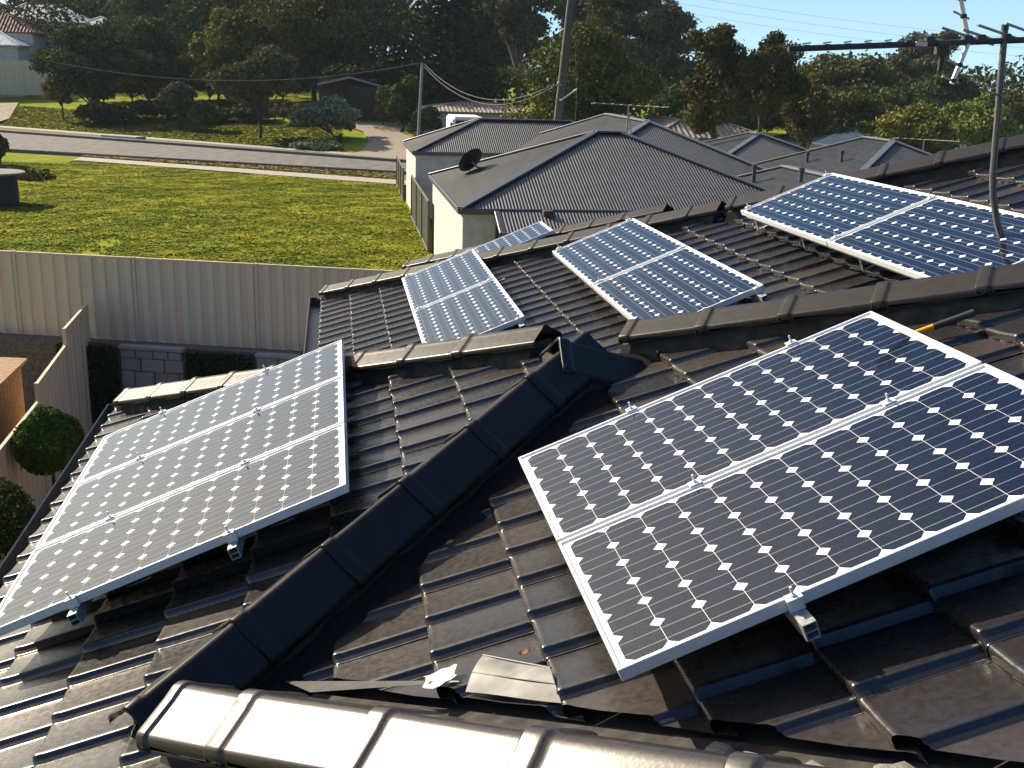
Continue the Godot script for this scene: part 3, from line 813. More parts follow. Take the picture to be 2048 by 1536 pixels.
func build_grass() -> void:
	var tuft := MB.new()
	for k in 9:
		var a := rng.randf() * TAU; var r := rng.randf() * 0.5; var p := Vector3(cos(a) * r, 0, sin(a) * r)
		var b := rng.randf() * TAU; var lean := Vector3(cos(b), 0, sin(b)) * rng.randf_range(0.1, 0.5); var side := Vector3(-sin(b), 0, cos(b)) * 0.10
		var top := p + lean + Vector3(0, rng.randf_range(0.6, 1.0), 0); var mid := p + lean * 0.4 + Vector3(0, 0.5, 0)
		var nn := (Vector3.UP + lean).normalized()
		tuft.tri(p - side, p + side, mid + side * 0.8, nn); tuft.tri(p - side, mid + side * 0.8, mid - side * 0.8, nn); tuft.tri(mid - side * 0.8, mid + side * 0.8, top, nn)
	var mm := MultiMesh.new(); mm.transform_format = MultiMesh.TRANSFORM_3D; mm.use_colors = true; mm.mesh = tuft.mesh()
	var tr := []; var cl := []
	var fn := FastNoiseLite.new(); fn.seed = 44; fn.frequency = 0.16; fn.fractal_octaves = 3
	var fm := FastNoiseLite.new(); fm.seed = 45; fm.frequency = 0.55; fm.fractal_octaves = 2
	for i in 190000:
		var x := rng.randf_range(-17.5, 2.7); var zf := fence_z(x); var zp: float = 0.61 * max(x, -14.0) - 52.0
		if x < -13.5: zp = -59.0
		var t := rng.randf(); var z: float = lerpf(zf - 0.35, zp, pow(t, 0.8))
		var a := fn.get_noise_2d(x, z); var b := fm.get_noise_2d(x, z)
		if rng.randf() < 0.22 - b * 0.9 - a * 0.3: continue
		var s: float = rng.randf_range(0.05, 0.11) * (1.0 + 0.7 * max(0.0, b)); var hh: float = rng.randf_range(0.03, 0.06) * (1.0 + 1.1 * max(0.0, b + a * 0.4))
		tr.append(Transform3D(Basis(Vector3.UP, rng.randf() * TAU) * Basis.from_scale(Vector3(s, hh, s)), Vector3(x, -5.21, z)))
		var c := Color(0.125, 0.185, 0.017).lerp(Color(0.30, 0.31, 0.032), clamp(0.5 + a * 0.9 + rng.randf_range(-0.3, 0.3), 0, 1))
		if rng.randf() < 0.10: c = Color(0.24, 0.19, 0.06)
		cl.append(c)
	# verges and the far bank
	for i in 16000:
		var x := rng.randf_range(-32, 3.0); var z := 0.0
		if i % 4 == 0: z = lerpf(0.60 * x - 54.3, 0.463 * x - 57.0, rng.randf())
		else: z = 0.79 * x - 69.3 - rng.randf() * 14.0
		if i % 4 == 0 and x < -13.5: continue
		if x > 0.5 and i % 4 != 0: continue
		var s := rng.randf_range(0.14, 0.28)
		tr.append(Transform3D(Basis(Vector3.UP, rng.randf() * TAU) * Basis.from_scale(Vector3(s, rng.randf_range(0.05, 0.14), s)), Vector3(x, ground_y(x, z), z)))
		var c := Color(0.08, 0.105, 0.013).lerp(Color(0.18, 0.175, 0.024), rng.randf())
		if i % 4 == 0 and rng.randf() < 0.6: c = Color(0.24, 0.20, 0.08)
		cl.append(c)
	mm.instance_count = tr.size()
	for i in tr.size():
		mm.set_instance_transform(i, tr[i]); mm.set_instance_color(i, cl[i])
	var o := MultiMeshInstance3D.new(); o.name = "grass"; o.multimesh = mm; o.material_override = M.blade
	add_child(o); o.position = O
	o.set_meta("kind", "stuff"); o.set_meta("label", "tufted yellow green grass of the vacant lot and verges"); o.set_meta("category", "grass")

# ribbed steel sheet between two ground points
func ribbed(mb: MB, a: Vector3, b: Vector3, h: float, per: float, dep: float) -> void:
	var d := b - a; var ln := d.length(); d /= ln
	var nn := Vector3(-d.z, 0, d.x)
	var prof := [Vector2(0, 0), Vector2(0.36, 0), Vector2(0.46, 1), Vector2(0.86, 1), Vector2(0.96, 0)]
	var pts := []
	var k := 0
	while k * per < ln:
		for q in prof:
			var s: float = (k + q.x) * per
			if s <= ln: pts.append(a + d * s + nn * dep * q.y)
		k += 1
	pts.append(b)
	var up := Vector3(0, h, 0)
	for i in pts.size() - 1: mb.quad(pts[i], pts[i + 1], pts[i + 1] + up, pts[i] + up, nn)
func steel_fence(called: String, label: String, a: Vector3, b: Vector3, h: float, bays: int, m: Material, pm: Material, group := "") -> void:
	var t := thing(called, label, "fence", a, group)
	var d := (b - a); var ln := Vector2(d.x, d.z).length(); var yaw := -atan2(d.z, d.x)
	for i in bays + 1:
		var g := MB.new(); var p := a.lerp(b, float(i) / bays)
		g.box(p + Vector3(0, h * 0.5 + 0.005, 0), Vector3(0.06, h + 0.01, 0.07), 0.005, Basis(Vector3.UP, yaw)); part("post", g, pm, t)
	for i in bays:
		var p := a.lerp(b, float(i) / bays); var q := a.lerp(b, float(i + 1) / bays)
		var c := (p + q) * 0.5; var w := ln / bays - 0.062
		var dd := (q - p).normalized() * 0.031
		for j in 3:
			var g := MB.new(); var e0 := (p + dd).lerp(q - dd, j / 3.0); var e1 := (p + dd).lerp(q - dd, (j + 1) / 3.0)
			ribbed(g, e0 + Vector3(0, 0.03, 0), e1 + Vector3(0, 0.03, 0), h - 0.06, 0.26, 0.045); part("sheet", g, m, t)
		for y in [0.02, h - 0.02]:
			var g := MB.new(); g.box(c + Vector3(0, y, 0), Vector3(w, 0.045, 0.055), 0.006, Basis(Vector3.UP, yaw)); part("rail", g, pm, t)
func leaf_ball(mb: MB, c: Vector3, r: Vector3, n: int, sz: float, cols: Array, shell := 0.35) -> void:
	for i in n:
		var d := Vector3(rng.randfn(), rng.randfn(), rng.randfn()).normalized()
		var p := c + d * r * (1.0 - shell * rng.randf() * rng.randf()) * (1.0 + 0.07 * sin(d.x * 5.0 + d.y * 3.0) + 0.05 * sin(d.z * 7.0 + d.x * 4.0) + (0.12 * rng.randf() if rng.randf() < 0.04 else 0.0))
		leaf(mb, p, d, sz * rng.randf_range(0.6, 1.25), cols[rng.randi() % cols.size()])
func leaf(mb: MB, p: Vector3, d: Vector3, s: float, col: Color) -> void:
	var nn := (d * 0.6 + Vector3(rng.randf_range(-1, 1), rng.randf_range(-0.6, 1), rng.randf_range(-1, 1))).normalized()
	var a := nn.cross(Vector3(rng.randf_range(-1, 1), rng.randf_range(-1, 1), rng.randf_range(-1, 1))).normalized(); var b := nn.cross(a)
	mb.col = col * rng.randf_range(0.75, 1.25)
	var i := mb.vert(p - a * s * 0.5, nn); var j := mb.vert(p + b * s * 0.28, nn); var k := mb.vert(p + a * s * 0.5, nn); var l := mb.vert(p - b * s * 0.28, nn)
	mb.ix.append_array(PackedInt32Array([i, j, k, i, k, l]))
func build_yard() -> void:
	var a := Vector3(-17.5, -5.2, fence_z(-17.5)); var b := Vector3(3.1, -5.2, fence_z(3.1))
	steel_fence("boundary_fence", "long beige ribbed steel fence between the back yard and the vacant lot", a, b, 1.62, 9, M.fence, M.fence_post)
	# retaining wall under the fence: courses of blocks with pale stone panels
	var t := thing("retaining_wall", "shaded retaining wall with pale stone panels under the beige fence", "wall", Vector3(-3, -6.8, fence_z(-3) + 0.2))
	var yaw := -atan2(0.285, 1.0)
	var g := MB.new(); g.box(Vector3(-5, -5.98, fence_z(-5) + 0.22), Vector3(22, 1.6, 0.3), 0.01, Basis(Vector3.UP, yaw)); part("core", g, M.brick, t)
	for xr in [[-4.05, -2.85], [-1.5, -0.2], [0.9, 2.1]]:
		var row := 0; var y := -6.78
		while y < -5.35:
			var hh := rng.randf_range(0.20, 0.34)
			if y + hh > -5.3: hh = -5.25 - y
			var x: float = xr[0]
			while x < xr[1] - 0.05:
				var w: float = min(rng.randf_range(0.22, 0.48), xr[1] - x)
				g = MB.new(); g.box(Vector3(x + w * 0.5, y + hh * 0.5, fence_z(x + w * 0.5) + 0.42 + rng.randf_range(-0.008, 0.012)), Vector3(w - 0.009, hh - 0.009, 0.12), 0.014, Basis(Vector3.UP, yaw) * Basis(Vector3(0, 0, 1), rng.randf_range(-0.03, 0.03)))
				part("stone", g, M.stone if rng.randf() < 0.6 else M.stone2, t)
				x += w
			y += hh; row += 1
		g = MB.new(); g.box(Vector3((xr[0] + xr[1]) * 0.5, -5.21, fence_z((xr[0] + xr[1]) * 0.5) + 0.42), Vector3(xr[1] - xr[0] + 0.06, 0.07, 0.18), 0.01, Basis(Vector3.UP, yaw)); part("coping", g, M.stone, t)
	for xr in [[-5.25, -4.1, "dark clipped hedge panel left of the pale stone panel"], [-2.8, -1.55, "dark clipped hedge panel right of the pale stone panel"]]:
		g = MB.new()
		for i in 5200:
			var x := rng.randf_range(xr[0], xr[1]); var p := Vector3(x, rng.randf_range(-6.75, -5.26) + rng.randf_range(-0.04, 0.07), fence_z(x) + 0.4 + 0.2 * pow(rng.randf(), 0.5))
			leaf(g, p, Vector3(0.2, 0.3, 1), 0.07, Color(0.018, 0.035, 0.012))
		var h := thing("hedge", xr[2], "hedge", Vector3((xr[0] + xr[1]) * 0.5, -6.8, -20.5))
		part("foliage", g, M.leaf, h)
		g = MB.new()
		for k in 3:
			var x: float = lerpf(xr[0] + 0.2, xr[1] - 0.2, k / 2.0); g.tube([Vector3(x, -6.8, fence_z(x) + 0.47), Vector3(x + 0.05, -6.0, fence_z(x) + 0.45), Vector3(x, -5.4, fence_z(x) + 0.47)], 0.02, 0.01, 6)
		part("stem", g, M.bark, h)
	# side fence that steps down towards the camera
	for q in [[-4.68, fence_z(-4.68) + 0.3, -4.62, -19.0, -4.47, 1, "beige side fence bay standing highest against the back fence"], [-4.62, -18.97, -4.50, -16.6, -4.75, 1, "beige side fence bay in the middle of the stepped run"], [-4.50, -16.57, -4.40, -11.8, -5.02, 2, "lowest beige side fence bays behind the round topiary"]]:
		steel_fence("side_fence", q[6], Vector3(q[0], -6.8, q[1]), Vector3(q[2], -6.8, q[3]), q[4] + 6.8, q[5], M.fence, M.fence_post, "stepped side fence")
	# topiary ball
	t = thing("topiary", "round clipped green topiary on a thin stem beside the side fence", "topiary", Vector3(-3.98, -6.8, -15.0))
	g = MB.new(); g.tube([Vector3(-3.98, -6.8, -15), Vector3(-3.97, -6.2, -15.01), Vector3(-3.96, -5.3, -15)], 0.035, 0.025, 8); part("trunk", g, M.bark, t)
	g = MB.new(); leaf_ball(g, Vector3(-3.96, -5.12, -15.0), Vector3(0.45, 0.45, 0.45), 9000, 0.06, [Color(0.05, 0.085, 0.018), Color(0.08, 0.115, 0.02), Color(0.035, 0.06, 0.015)], 0.3); part("crown", g, M.leaf, t)
	t = thing("shrub", "low leafy shrub at the left edge below the topiary", "shrub", Vector3(-4.1, -6.8, -13.3))
	g = MB.new(); leaf_ball(g, Vector3(-4.1, -5.55, -13.3), Vector3(0.33, 0.5, 0.33), 2500, 0.07, [Color(0.05, 0.08, 0.02), Color(0.03, 0.05, 0.015)], 0.5); part("crown", g, M.leaf, t)
	g = MB.new(); g.tube([Vector3(-4.1, -6.8, -13.3), Vector3(-4.1, -5.6, -13.3)], 0.03, 0.02, 6); part("trunk", g, M.bark, t)
	# timber shed next door, sunlit side of orange boards
	t = thing("timber_shed", "small orange brown timber shed over the side fence at the left edge", "shed", Vector3(-6.2, -6.8, -16.3))
	for k in 16:
		g = MB.new(); g.box(Vector3(-5.02, -5.72, -17.6 + 0.165 * k), Vector3(0.03, 2.1, 0.158), 0.004); part("board", g, M.timber, t)
	for k in 14:
		g = MB.new(); g.box(Vector3(-5.1 - 0.165 * k, -5.72, -14.98), Vector3(0.158, 2.1, 0.03), 0.004); part("board", g, M.timber, t)
	g = MB.new(); g.sheet(PackedVector2Array([Vector2(-7.4, -17.8), Vector2(-4.93, -17.8), Vector2(-4.93, -14.85), Vector2(-7.4, -14.85)]), func(x, _z): return -4.62 + 0.06 * (x + 7.4) * -1 + 0.1, 0.05); part("roof", g, M.timber, t)
	# upturned concrete tank on the lot
	t = thing("concrete_tank", "weathered dark concrete tank with overhanging lid on the grass at left", "tank", Vector3(-11.7, -5.2, -41.2))
	var tc := Vector3(-12.25, -5.2, -42.0)
	g = MB.new(); g.lathe(tc, [Vector2(0.85, 0), Vector2(0.86, 0.5), Vector2(0.85, 1.06)], 24); part("body", g, M.mortar, t)
	g = MB.new(); g.lathe(tc, [Vector2(0.0, 1.06), Vector2(1.12, 1.06), Vector2(1.15, 1.10), Vector2(1.13, 1.15), Vector2(0, 1.18)], 24); part("lid", g, M.cement, t)
	g = MB.new(); leaf_ball(g, Vector3(-14.2, -5.1, -50.5), Vector3(2.2, 0.45, 1.0), 1600, 0.22, [Color(0.08, 0.07, 0.03), Color(0.06, 0.07, 0.02), Color(0.12, 0.09, 0.04)], 0.8)
	solo("weed_clump", g, M.leaf, "dark straggly weeds along the lot edge behind the concrete tank", "weeds")

# ---------------------------------------------------------------- neighbours
func roof_face(mb: MB, o: Vector3, eu: Vector3, ev: Vector3, ln: float, sl: float, lim: float, corr: float, rect := 0.0) -> void:
	# a hip face: along the eave u in 0..ln, up the slope v in 0..min(u, ln-u, lim)*sl; corrugated with wave length corr
	var nn := eu.cross(ev).normalized()
	if nn.y < 0: nn = -nn
	var us := []
	if corr > 0:
		var n := int(ln / corr * 4.0)
		for i in n + 1: us.append(ln * i / n)
	else:
		us = [0.0, min(lim, ln / 2), max(ln - lim, ln / 2), ln]
	for i in us.size() - 1:
		var q := []
		for u in [us[i], us[i + 1]]:
			var v: float = rect if rect > 0.0 else min(u, min(ln - u, lim)) * sl
			var ph: float = TAU * u / corr if corr > 0 else 0.0
			var am: float = 0.009 * (corr / 0.076) if corr > 0 else 0.0
			var off := nn * am * cos(ph)
			var n2: Vector3 = (nn + eu * (am * TAU / max(corr, 0.01) * sin(ph))).normalized()
			q.append([o + eu * u + off, o + eu * u + ev * v + off, n2])
		var a := mb.vert(q[0][0], q[0][2]); var b := mb.vert(q[1][0], q[1][2]); var c := mb.vert(q[1][1], q[1][2]); var d := mb.vert(q[0][1], q[0][2])
		mb.tri_i(a, b, c); mb.tri_i(a, c, d)
func bar(mb: MB, a: Vector3, b: Vector3, w: float, h: float) -> void:
	var d := (b - a); var ln := d.length(); d /= ln
	var side := d.cross(Vector3.UP)
	side = side.normalized() if side.length() > 0.01 else Vector3.RIGHT
	mb.box((a + b) * 0.5, Vector3(ln, h, w), 0.01, Basis(d, side.cross(d).normalized(), side))
func hip_roof(house: Node3D, x0: float, x1: float, z0: float, z1: float, ye: float, p: float, m: Material, trim: Material, corr := 0.076, wall: Material = null, yb := -5.2, inset := 0.3) -> void:
	var wx := x1 - x0; var wz := z1 - z0; var hw: float = min(wx, wz) / 2
	var sl := sqrt(1 + p * p)
	var faces := [[Vector3(x0, ye, z1), Vector3.RIGHT, Vector3(0, p, -1) / sl, wx], [Vector3(x0, ye, z0), Vector3(0, 0, 1), Vector3(1, p, 0) / sl, wz], [Vector3(x1, ye, z0), Vector3.LEFT, Vector3(0, p, 1) / sl, wx], [Vector3(x1, ye, z1), Vector3(0, 0, -1), Vector3(-1, p, 0) / sl, wz]]
	for f in faces:
		var mb := MB.new(); roof_face(mb, f[0], f[1], f[2], f[3], sl, hw, corr); part("roof_sheet", mb, m, house)
	var ry := ye + p * hw + 0.02
	var r0 := Vector3(x0 + hw, ry, z0 + hw); var r1 := Vector3(x1 - hw, ry, z1 - hw)
	var ends := []
	if wx >= wz: ends = [[Vector3(x0, ye, z1), r0], [Vector3(x0, ye, z0), r0], [Vector3(x1, ye, z1), r1], [Vector3(x1, ye, z0), r1]]
	else: ends = [[Vector3(x0, ye, z1), r1], [Vector3(x1, ye, z1), r1], [Vector3(x0, ye, z0), r0], [Vector3(x1, ye, z0), r0]]
	for e in ends:
		var mb := MB.new(); bar(mb, e[0] + Vector3(0, 0.02, 0), e[1], 0.22, 0.05); part("hip_capping", mb, trim, house)
	if r0.distance_to(r1) > 0.1:
		var mb := MB.new(); bar(mb, r0, r1, 0.26, 0.05); part("ridge_capping", mb, trim, house)
	for e in [[Vector3(x0, ye, z0), Vector3(x0, ye, z1)], [Vector3(x0, ye, z1), Vector3(x1, ye, z1)], [Vector3(x1, ye, z0), Vector3(x1, ye, z1)], [Vector3(x0, ye, z0), Vector3(x1, ye, z0)]]:
		var mb := MB.new(); bar(mb, e[0] - Vector3(0, 0.06, 0), e[1] - Vector3(0, 0.06, 0), 0.12, 0.13); part("gutter", mb, trim, house)
	if wall:
		var mb := MB.new(); mb.box(Vector3((x0 + x1) / 2, (ye + yb) / 2 - 0.06, (z0 + z1) / 2), Vector3(wx - 2 * inset, ye - yb - 0.1, wz - 2 * inset)); part("wall", mb, wall, house)
func window(house: Node3D, c: Vector3, w: float, h: float, face: Vector3, fm: Material) -> void:
	var bs := Basis(Vector3.UP.cross(face).normalized(), Vector3.UP, face)
	var g := MB.new()
	for e in [[Vector3(0, h / 2, 0), Vector3(w + 0.08, 0.06, 0.06)], [Vector3(0, -h / 2, 0), Vector3(w + 0.08, 0.06, 0.06)], [Vector3(w / 2, 0, 0), Vector3(0.06, h - 0.06, 0.06)], [Vector3(-w / 2, 0, 0), Vector3(0.06, h - 0.06, 0.06)], [Vector3(0, 0, 0), Vector3(0.05, h - 0.06, 0.05)]]:
		g.box(c + bs * e[0] + face * 0.02, e[1], 0.004, bs)
	var f := part("window", g, fm, house)
	g = MB.new(); g.box(c + face * 0.006, Vector3(w, h, 0.01), 0.0, bs); part("pane", g, M.window, f)
func build_neighbours() -> void:
	var h := thing("metal_roof_house", "grey corrugated metal roofed house with pale rendered wall beside the vacant lot", "house", Vector3(8, -5.2, -34))
	hip_roof(h, 5.8, 13.4, -42.5, -29.6, -3.0, 0.42, M.metal_roof, M.metal_trim_pale, 0.076, M.render)
	hip_roof(h, 2.75, 11.3, -32.1, -24.2, -3.0, 0.385, M.metal_roof, M.metal_trim, 0.076, M.render, -5.2, 0.06)
	hip_roof(h, 2.75, 11.5, -44.2, -39.0, -2.85, 0.40, M.metal_roof, M.metal_trim, 0.076, M.render, -5.2, 0.06)
	hip_roof(h, 9.9, 13.9, -30.0, -22.0, -3.1, 0.42, M.metal_roof, M.metal_trim_pale, 0.076, M.render)
	var ex := MB.new(); roof_face(ex, Vector3(3.55, -3.0 - 0.385 * 1.0 - 0.01, -23.2), Vector3.RIGHT, Vector3(0, 0.385, -1).normalized(), 7.7, 1.0, 9.0, 0.076, 1.12); part("roof_sheet", ex, M.metal_roof, h)
	ex = MB.new(); bar(ex, Vector3(3.55, -3.45, -23.2), Vector3(11.25, -3.45, -23.2), 0.12, 0.13); bar(ex, Vector3(3.55, -3.43, -23.2), Vector3(3.55, -3.03, -24.25), 0.10, 0.10); part("gutter", ex, M.metal_trim, h)
	var g := MB.new(); g.box(Vector3(3.6, -4.1, -24.2), Vector3(0.09, 2.2, 0.09), 0.01); part("downpipe", g, M.wood_dark, h)
	g = MB.new(); g.box(Vector3(4.7, -4.1, -24.0), Vector3(0.22, 2.2, 0.22), 0.01); part("verandah_post", g, M.wood_dark, h)
	window(h, Vector3(5.7, -4.0, -24.255), 1.1, 1.1, Vector3(0, 0, 1), M.wood_dark)
	for q in [[11.2, -25.3], [10.9, -27.6]]:
		g = MB.new(); var y: float = -3.1 + 0.42 * (q[0] - 9.9)
		g.tube([Vector3(q[0], y - 0.05, q[1]), Vector3(q[0], y + 0.42, q[1])], 0.055, 0.055, 10); g.tube([Vector3(q[0], y + 0.40, q[1]), Vector3(q[0], y + 0.50, q[1])], 0.085, 0.07, 10)
		part("vent_pipe", g, M.metal_trim, h)
	# dish
	var dc := Vector3(3.60, -2.36, -29.4); var foot := Vector3(3.92, -2.56, -29.4)
	var ax := Vector3(-0.5, 0.55, -0.67).normalized()
	var d := thing("satellite_dish", "black satellite dish on a short bent arm on the grey metal roof", "satellite dish", foot)
	g = MB.new(); var bx := ax.cross(Vector3.UP).normalized()
	g.lathe(dc, [Vector2(0.0, -0.06), Vector2(0.12, -0.052), Vector2(0.24, -0.03), Vector2(0.36, 0.015), Vector2(0.385, 0.03), Vector2(0.375, 0.035), Vector2(0.24, -0.012), Vector2(0.12, -0.04), Vector2(0, -0.048)], 28, Basis(bx, ax, bx.cross(ax)))
	part("reflector", g, M.dark, d)
	g = MB.new(); g.tube([foot - Vector3(0, 0.05, 0), foot + Vector3(-0.02, 0.02, 0), foot + Vector3(-0.16, 0.03, 0), dc - ax * 0.14, dc - ax * 0.05], 0.028, 0.022, 8); part("arm", g, M.galv, d)
	g = MB.new(); g.tube([dc - ax * 0.03 - Vector3(0, 0.33, 0), dc + ax * 0.32 - Vector3(0, 0.25, 0)], 0.012, 0.012, 6); g.box(dc + ax * 0.34 - Vector3(0, 0.25, 0), Vector3(0.06, 0.06, 0.1), 0.01); part("feed_horn", g, M.black, d)
	# small aerials on the metal roofs
	for q in [[Vector3(7.75, -1.60, -29.0), 0.82, 0.95, "thin television aerial standing on the grey metal roof"], [Vector3(19.2, -2.62, -34.0), 0.85, 1.0, "thin television aerial in front of the round yellowish tree"]]:
		var t := thing("roof_aerial", q[3], "aerial", q[0], "small aerials on neighbouring roofs")
		g = MB.new(); g.tube([q[0], q[0] + Vector3(0.02, q[1], 0)], 0.022, 0.018, 8); part("mast", g, M.galv, t)
		var top: Vector3 = q[0] + Vector3(0.0, q[1] - 0.02, 0)
		g = MB.new(); g.tube([top + Vector3(-q[2], 0.03, 0.1), top + Vector3(q[2], -0.03, -0.1)], 0.014, 0.014, 6); part("boom", g, M.galv, t)
		for k in 9:
			g = MB.new(); var p: Vector3 = top + Vector3(-q[2] + q[2] * 2 * k / 8.0, 0.03 - 0.06 * k / 8.0, 0)
			var hl := 0.16 + 0.04 * k
			g.tube([p + Vector3(0.02, 0.02, hl), p + Vector3(-0.02, -0.02, -hl)], 0.008, 0.008, 5); part("element", g, M.galv, t)
		g = MB.new(); g.tube([q[0] + Vector3(0.12, 0, 0.1), q[0] + Vector3(0.01, q[1] * 0.85, 0)], 0.012, 0.012, 5); part("stay", g, M.galv, t)
	# second metal roofed house
	h = thing("metal_roof_house", "second grey metal roofed house with vent pipes behind the upper right panels", "house", Vector3(18, -5.2, -34))
	hip_roof(h, 14.6, 20.6, -37.9, -30.0, -3.1, 0.43, M.metal_roof, M.metal_trim_pale, 0.076, M.render)
	hip_roof(h, 12.8, 19.0, -44.0, -37.0, -3.15, 0.36, M.metal_roof, M.metal_trim_pale, 0.076, M.render)
	for q in [[16.0, -33.2], [15.6, -34.9]]:
		g = MB.new(); var y: float = -3.1 + 0.43 * (q[0] - 14.6)
		g.tube([Vector3(q[0], y - 0.05, q[1]), Vector3(q[0], y + 0.28, q[1])], 0.05, 0.05, 10); g.tube([Vector3(q[0], y + 0.26, q[1]), Vector3(q[0], y + 0.36, q[1])], 0.085, 0.06, 10)
		part("vent_pipe", g, M.metal_trim, h)
	# olive fence along the lot
	steel_fence("lot_fence", "dark olive ribbed fence along the right edge of the vacant lot", Vector3(2.66, -5.2, -31.6), Vector3(2.70, -5.2, -39.4), 1.5, 3, M.olive, M.olive)
	steel_fence("lot_fence", "short olive fence bay beyond the white walled wing", Vector3(2.70, -5.2, -44.3), Vector3(2.78, -5.2, -50.5), 1.3, 3, M.olive, M.olive)
	# tiled house with white verandah
	h = thing("tiled_bungalow", "white bungalow with pale mottled tile roof behind the brown trees", "house", Vector3(20, -5.2, -60))
	hip_roof(h, 16.8, 21.0, -65.0, -57.5, -3.2, 0.40, M.pale_tile, M.pale_tile, 0.3, M.white)
	hip_roof(h, 19.2, 24.2, -64.5, -58.5, -3.25, 0.34, M.pale_tile, M.pale_tile, 0.3, M.white)
	for q in [[17.9, 1.0], [20.2, 0.9], [22.6, 1.1]]: window(h, Vector3(q[0], -4.2, -57.78 if q[0] < 20.6 else -58.78), q[1], 1.2, Vector3(0, 0, 1), M.white)
	for k in 4:
		g = MB.new(); g.box(Vector3(17.0 + 2.2 * k, -4.2, -57.2), Vector3(0.12, 1.9, 0.12), 0.01); part("verandah_post", g, M.white, h)
	for k in 3:
		g = MB.new(); g.box(Vector3(18.1 + 2.2 * k, -4.55, -57.2), Vector3(2.05, 0.35, 0.05), 0.01); part("balustrade", g, M.white, h)
	# houses up the hill at the top left
	h = thing("red_tile_house", "house with terracotta tile roof at the top left corner", "house", Vector3(-35, -3.5, -122))
	hip_roof(h, -43.0, -29.4, -127.5, -119.5, 2.2, 0.55, M.red_tile, M.red_tile, 0.33, M.render, -4.0)
	h = thing("white_roof_house", "long pale metal roof behind the terracotta roof at top left", "house", Vector3(-28, -3.0, -132))
	hip_roof(h, -37.0, -26.2, -137.0, -129.5, 3.6, 0.52, M.pale_roof, M.pale_roof, 0.0, M.white, -4.0)
	hip_roof(h, -27.5, -23.2, -136.0, -130.0, 3.4, 0.45, M.pale_roof, M.pale_roof, 0.0, M.white, -4.0)
	h = thing("white_roof_house", "low pale grey metal roof under the terracotta roof at the left edge", "house", Vector3(-33, -3.5, -115))
	hip_roof(h, -39.0, -29.5, -118.8, -114.0, 0.9, 0.55, M.pale_roof, M.pale_roof, 0.0, M.render, -4.2)
	steel_fence("hill_fence", "tall pale fence in front of the pale roofed house at the left edge", Vector3(-38, -3.9, -111.5), Vector3(-26.6, -3.6, -112.5), 3.2, 5, M.fence, M.fence_post)
	# carport
	var t := thing("carport", "brown sheet walled carport with light low gable roof by the gravel drive", "carport", Vector3(1.5, -4.1, -88))
	g = MB.new()
	var z0 := -94.0; var z1 := -87.6
	for q in [[Vector2(-1.3, -1.45), Vector2(1.2, -0.82)], [Vector2(1.2, -0.82), Vector2(4.35, -1.62)]]:
		var a := Vector3(q[0].x, q[0].y, z1); var b := Vector3(q[1].x, q[1].y, z1); var e := Vector3(0, 0, z0 - z1)
		g.quad(a, b, b + e, a + e, Vector3.UP); g.quad(a - Vector3(0, 0.14, 0), b - Vector3(0, 0.14, 0), b + e - Vector3(0, 0.14, 0), a + e - Vector3(0, 0.14, 0), Vector3.DOWN)
		g.quad(a, b, b - Vector3(0, 0.14, 0), a - Vector3(0, 0.14, 0), Vector3(0, 0, 1))
	part("roof", g, M.galv, t)
	for k in 8:
		g = MB.new(); var x := 1.35 + 0.33 * k; ribbed(g, Vector3(x, -4.2, -87.9), Vector3(x + 0.325, -4.2, -87.9), 2.65, 0.163, 0.03); part("wall_sheet", g, M.wood_dark, t)
	for x in [-1.1, 0.1, 1.25, 4.05]:
		g = MB.new(); g.box(Vector3(x, -2.9, -87.8), Vector3(0.14, 2.9, 0.14), 0.01); part("post", g, M.wood_dark, t)
	g = MB.new(); g.box(Vector3(1.4, -2.6, -93.6), Vector3(5.2, 3.2, 0.1)); part("back_wall", g, M.brick, t)
	# cream house behind the van, blue roof on the right
	h = thing("cream_house", "cream walled house with weathered tile roof glimpsed under the pine", "house", Vector3(10, -4.6, -78))
	hip_roof(h, 5.8, 15.5, -88.0, -80.5, -3.0, 0.16, M.pale_tile, M.pale_tile, 0.3, M.render, -5.0)
	h = thing("blue_roof_house", "house with long blue metal roof behind the round yellowish tree", "house", Vector3(40, -5, -74))
	hip_roof(h, 33.0, 52.0, -80.0, -68.0, -4.2, 0.30, M.blue_roof, M.blue_roof, 0.25, M.white, -5.4)
	# van
	t = thing("white_van", "white van half hidden behind the grey metal roof", "van", Vector3(7.6, -5.2, -66))
	var vb := Vector3(7.75, -5.1, -66)
	g = MB.new(); g.box(vb + Vector3(0, 1.35, -0.6), Vector3(1.9, 2.1, 4.0), 0.14); g.box(vb + Vector3(0, 0.75, 1.9), Vector3(1.86, 0.95, 1.1), 0.12); part("body", g, M.white, t)
	g = MB.new(); g.box(vb + Vector3(0, 1.78, 1.48), Vector3(1.6, 0.85, 0.3), 0.05, Basis(Vector3.RIGHT, -0.35)); part("windscreen", g, M.window, t)
	for s in [-1, 1]:
		g = MB.new(); g.box(vb + Vector3(0.955 * s, 1.75, 0.7), Vector3(0.02, 0.6, 1.1), 0.01); part("side_window", g, M.window, t)
		g = MB.new(); g.box(vb + Vector3(0.68 * s, 0.85, 2.46), Vector3(0.3, 0.2, 0.05), 0.02); part("headlight", g, M.alu, t)
		for zz in [-1.7, 1.5]:
			g = MB.new(); g.tube([vb + Vector3(0.95 * s, 0.30, zz), vb + Vector3(0.72 * s, 0.30, zz)], 0.34, 0.34, 16); part("wheel", g, M.black, t)

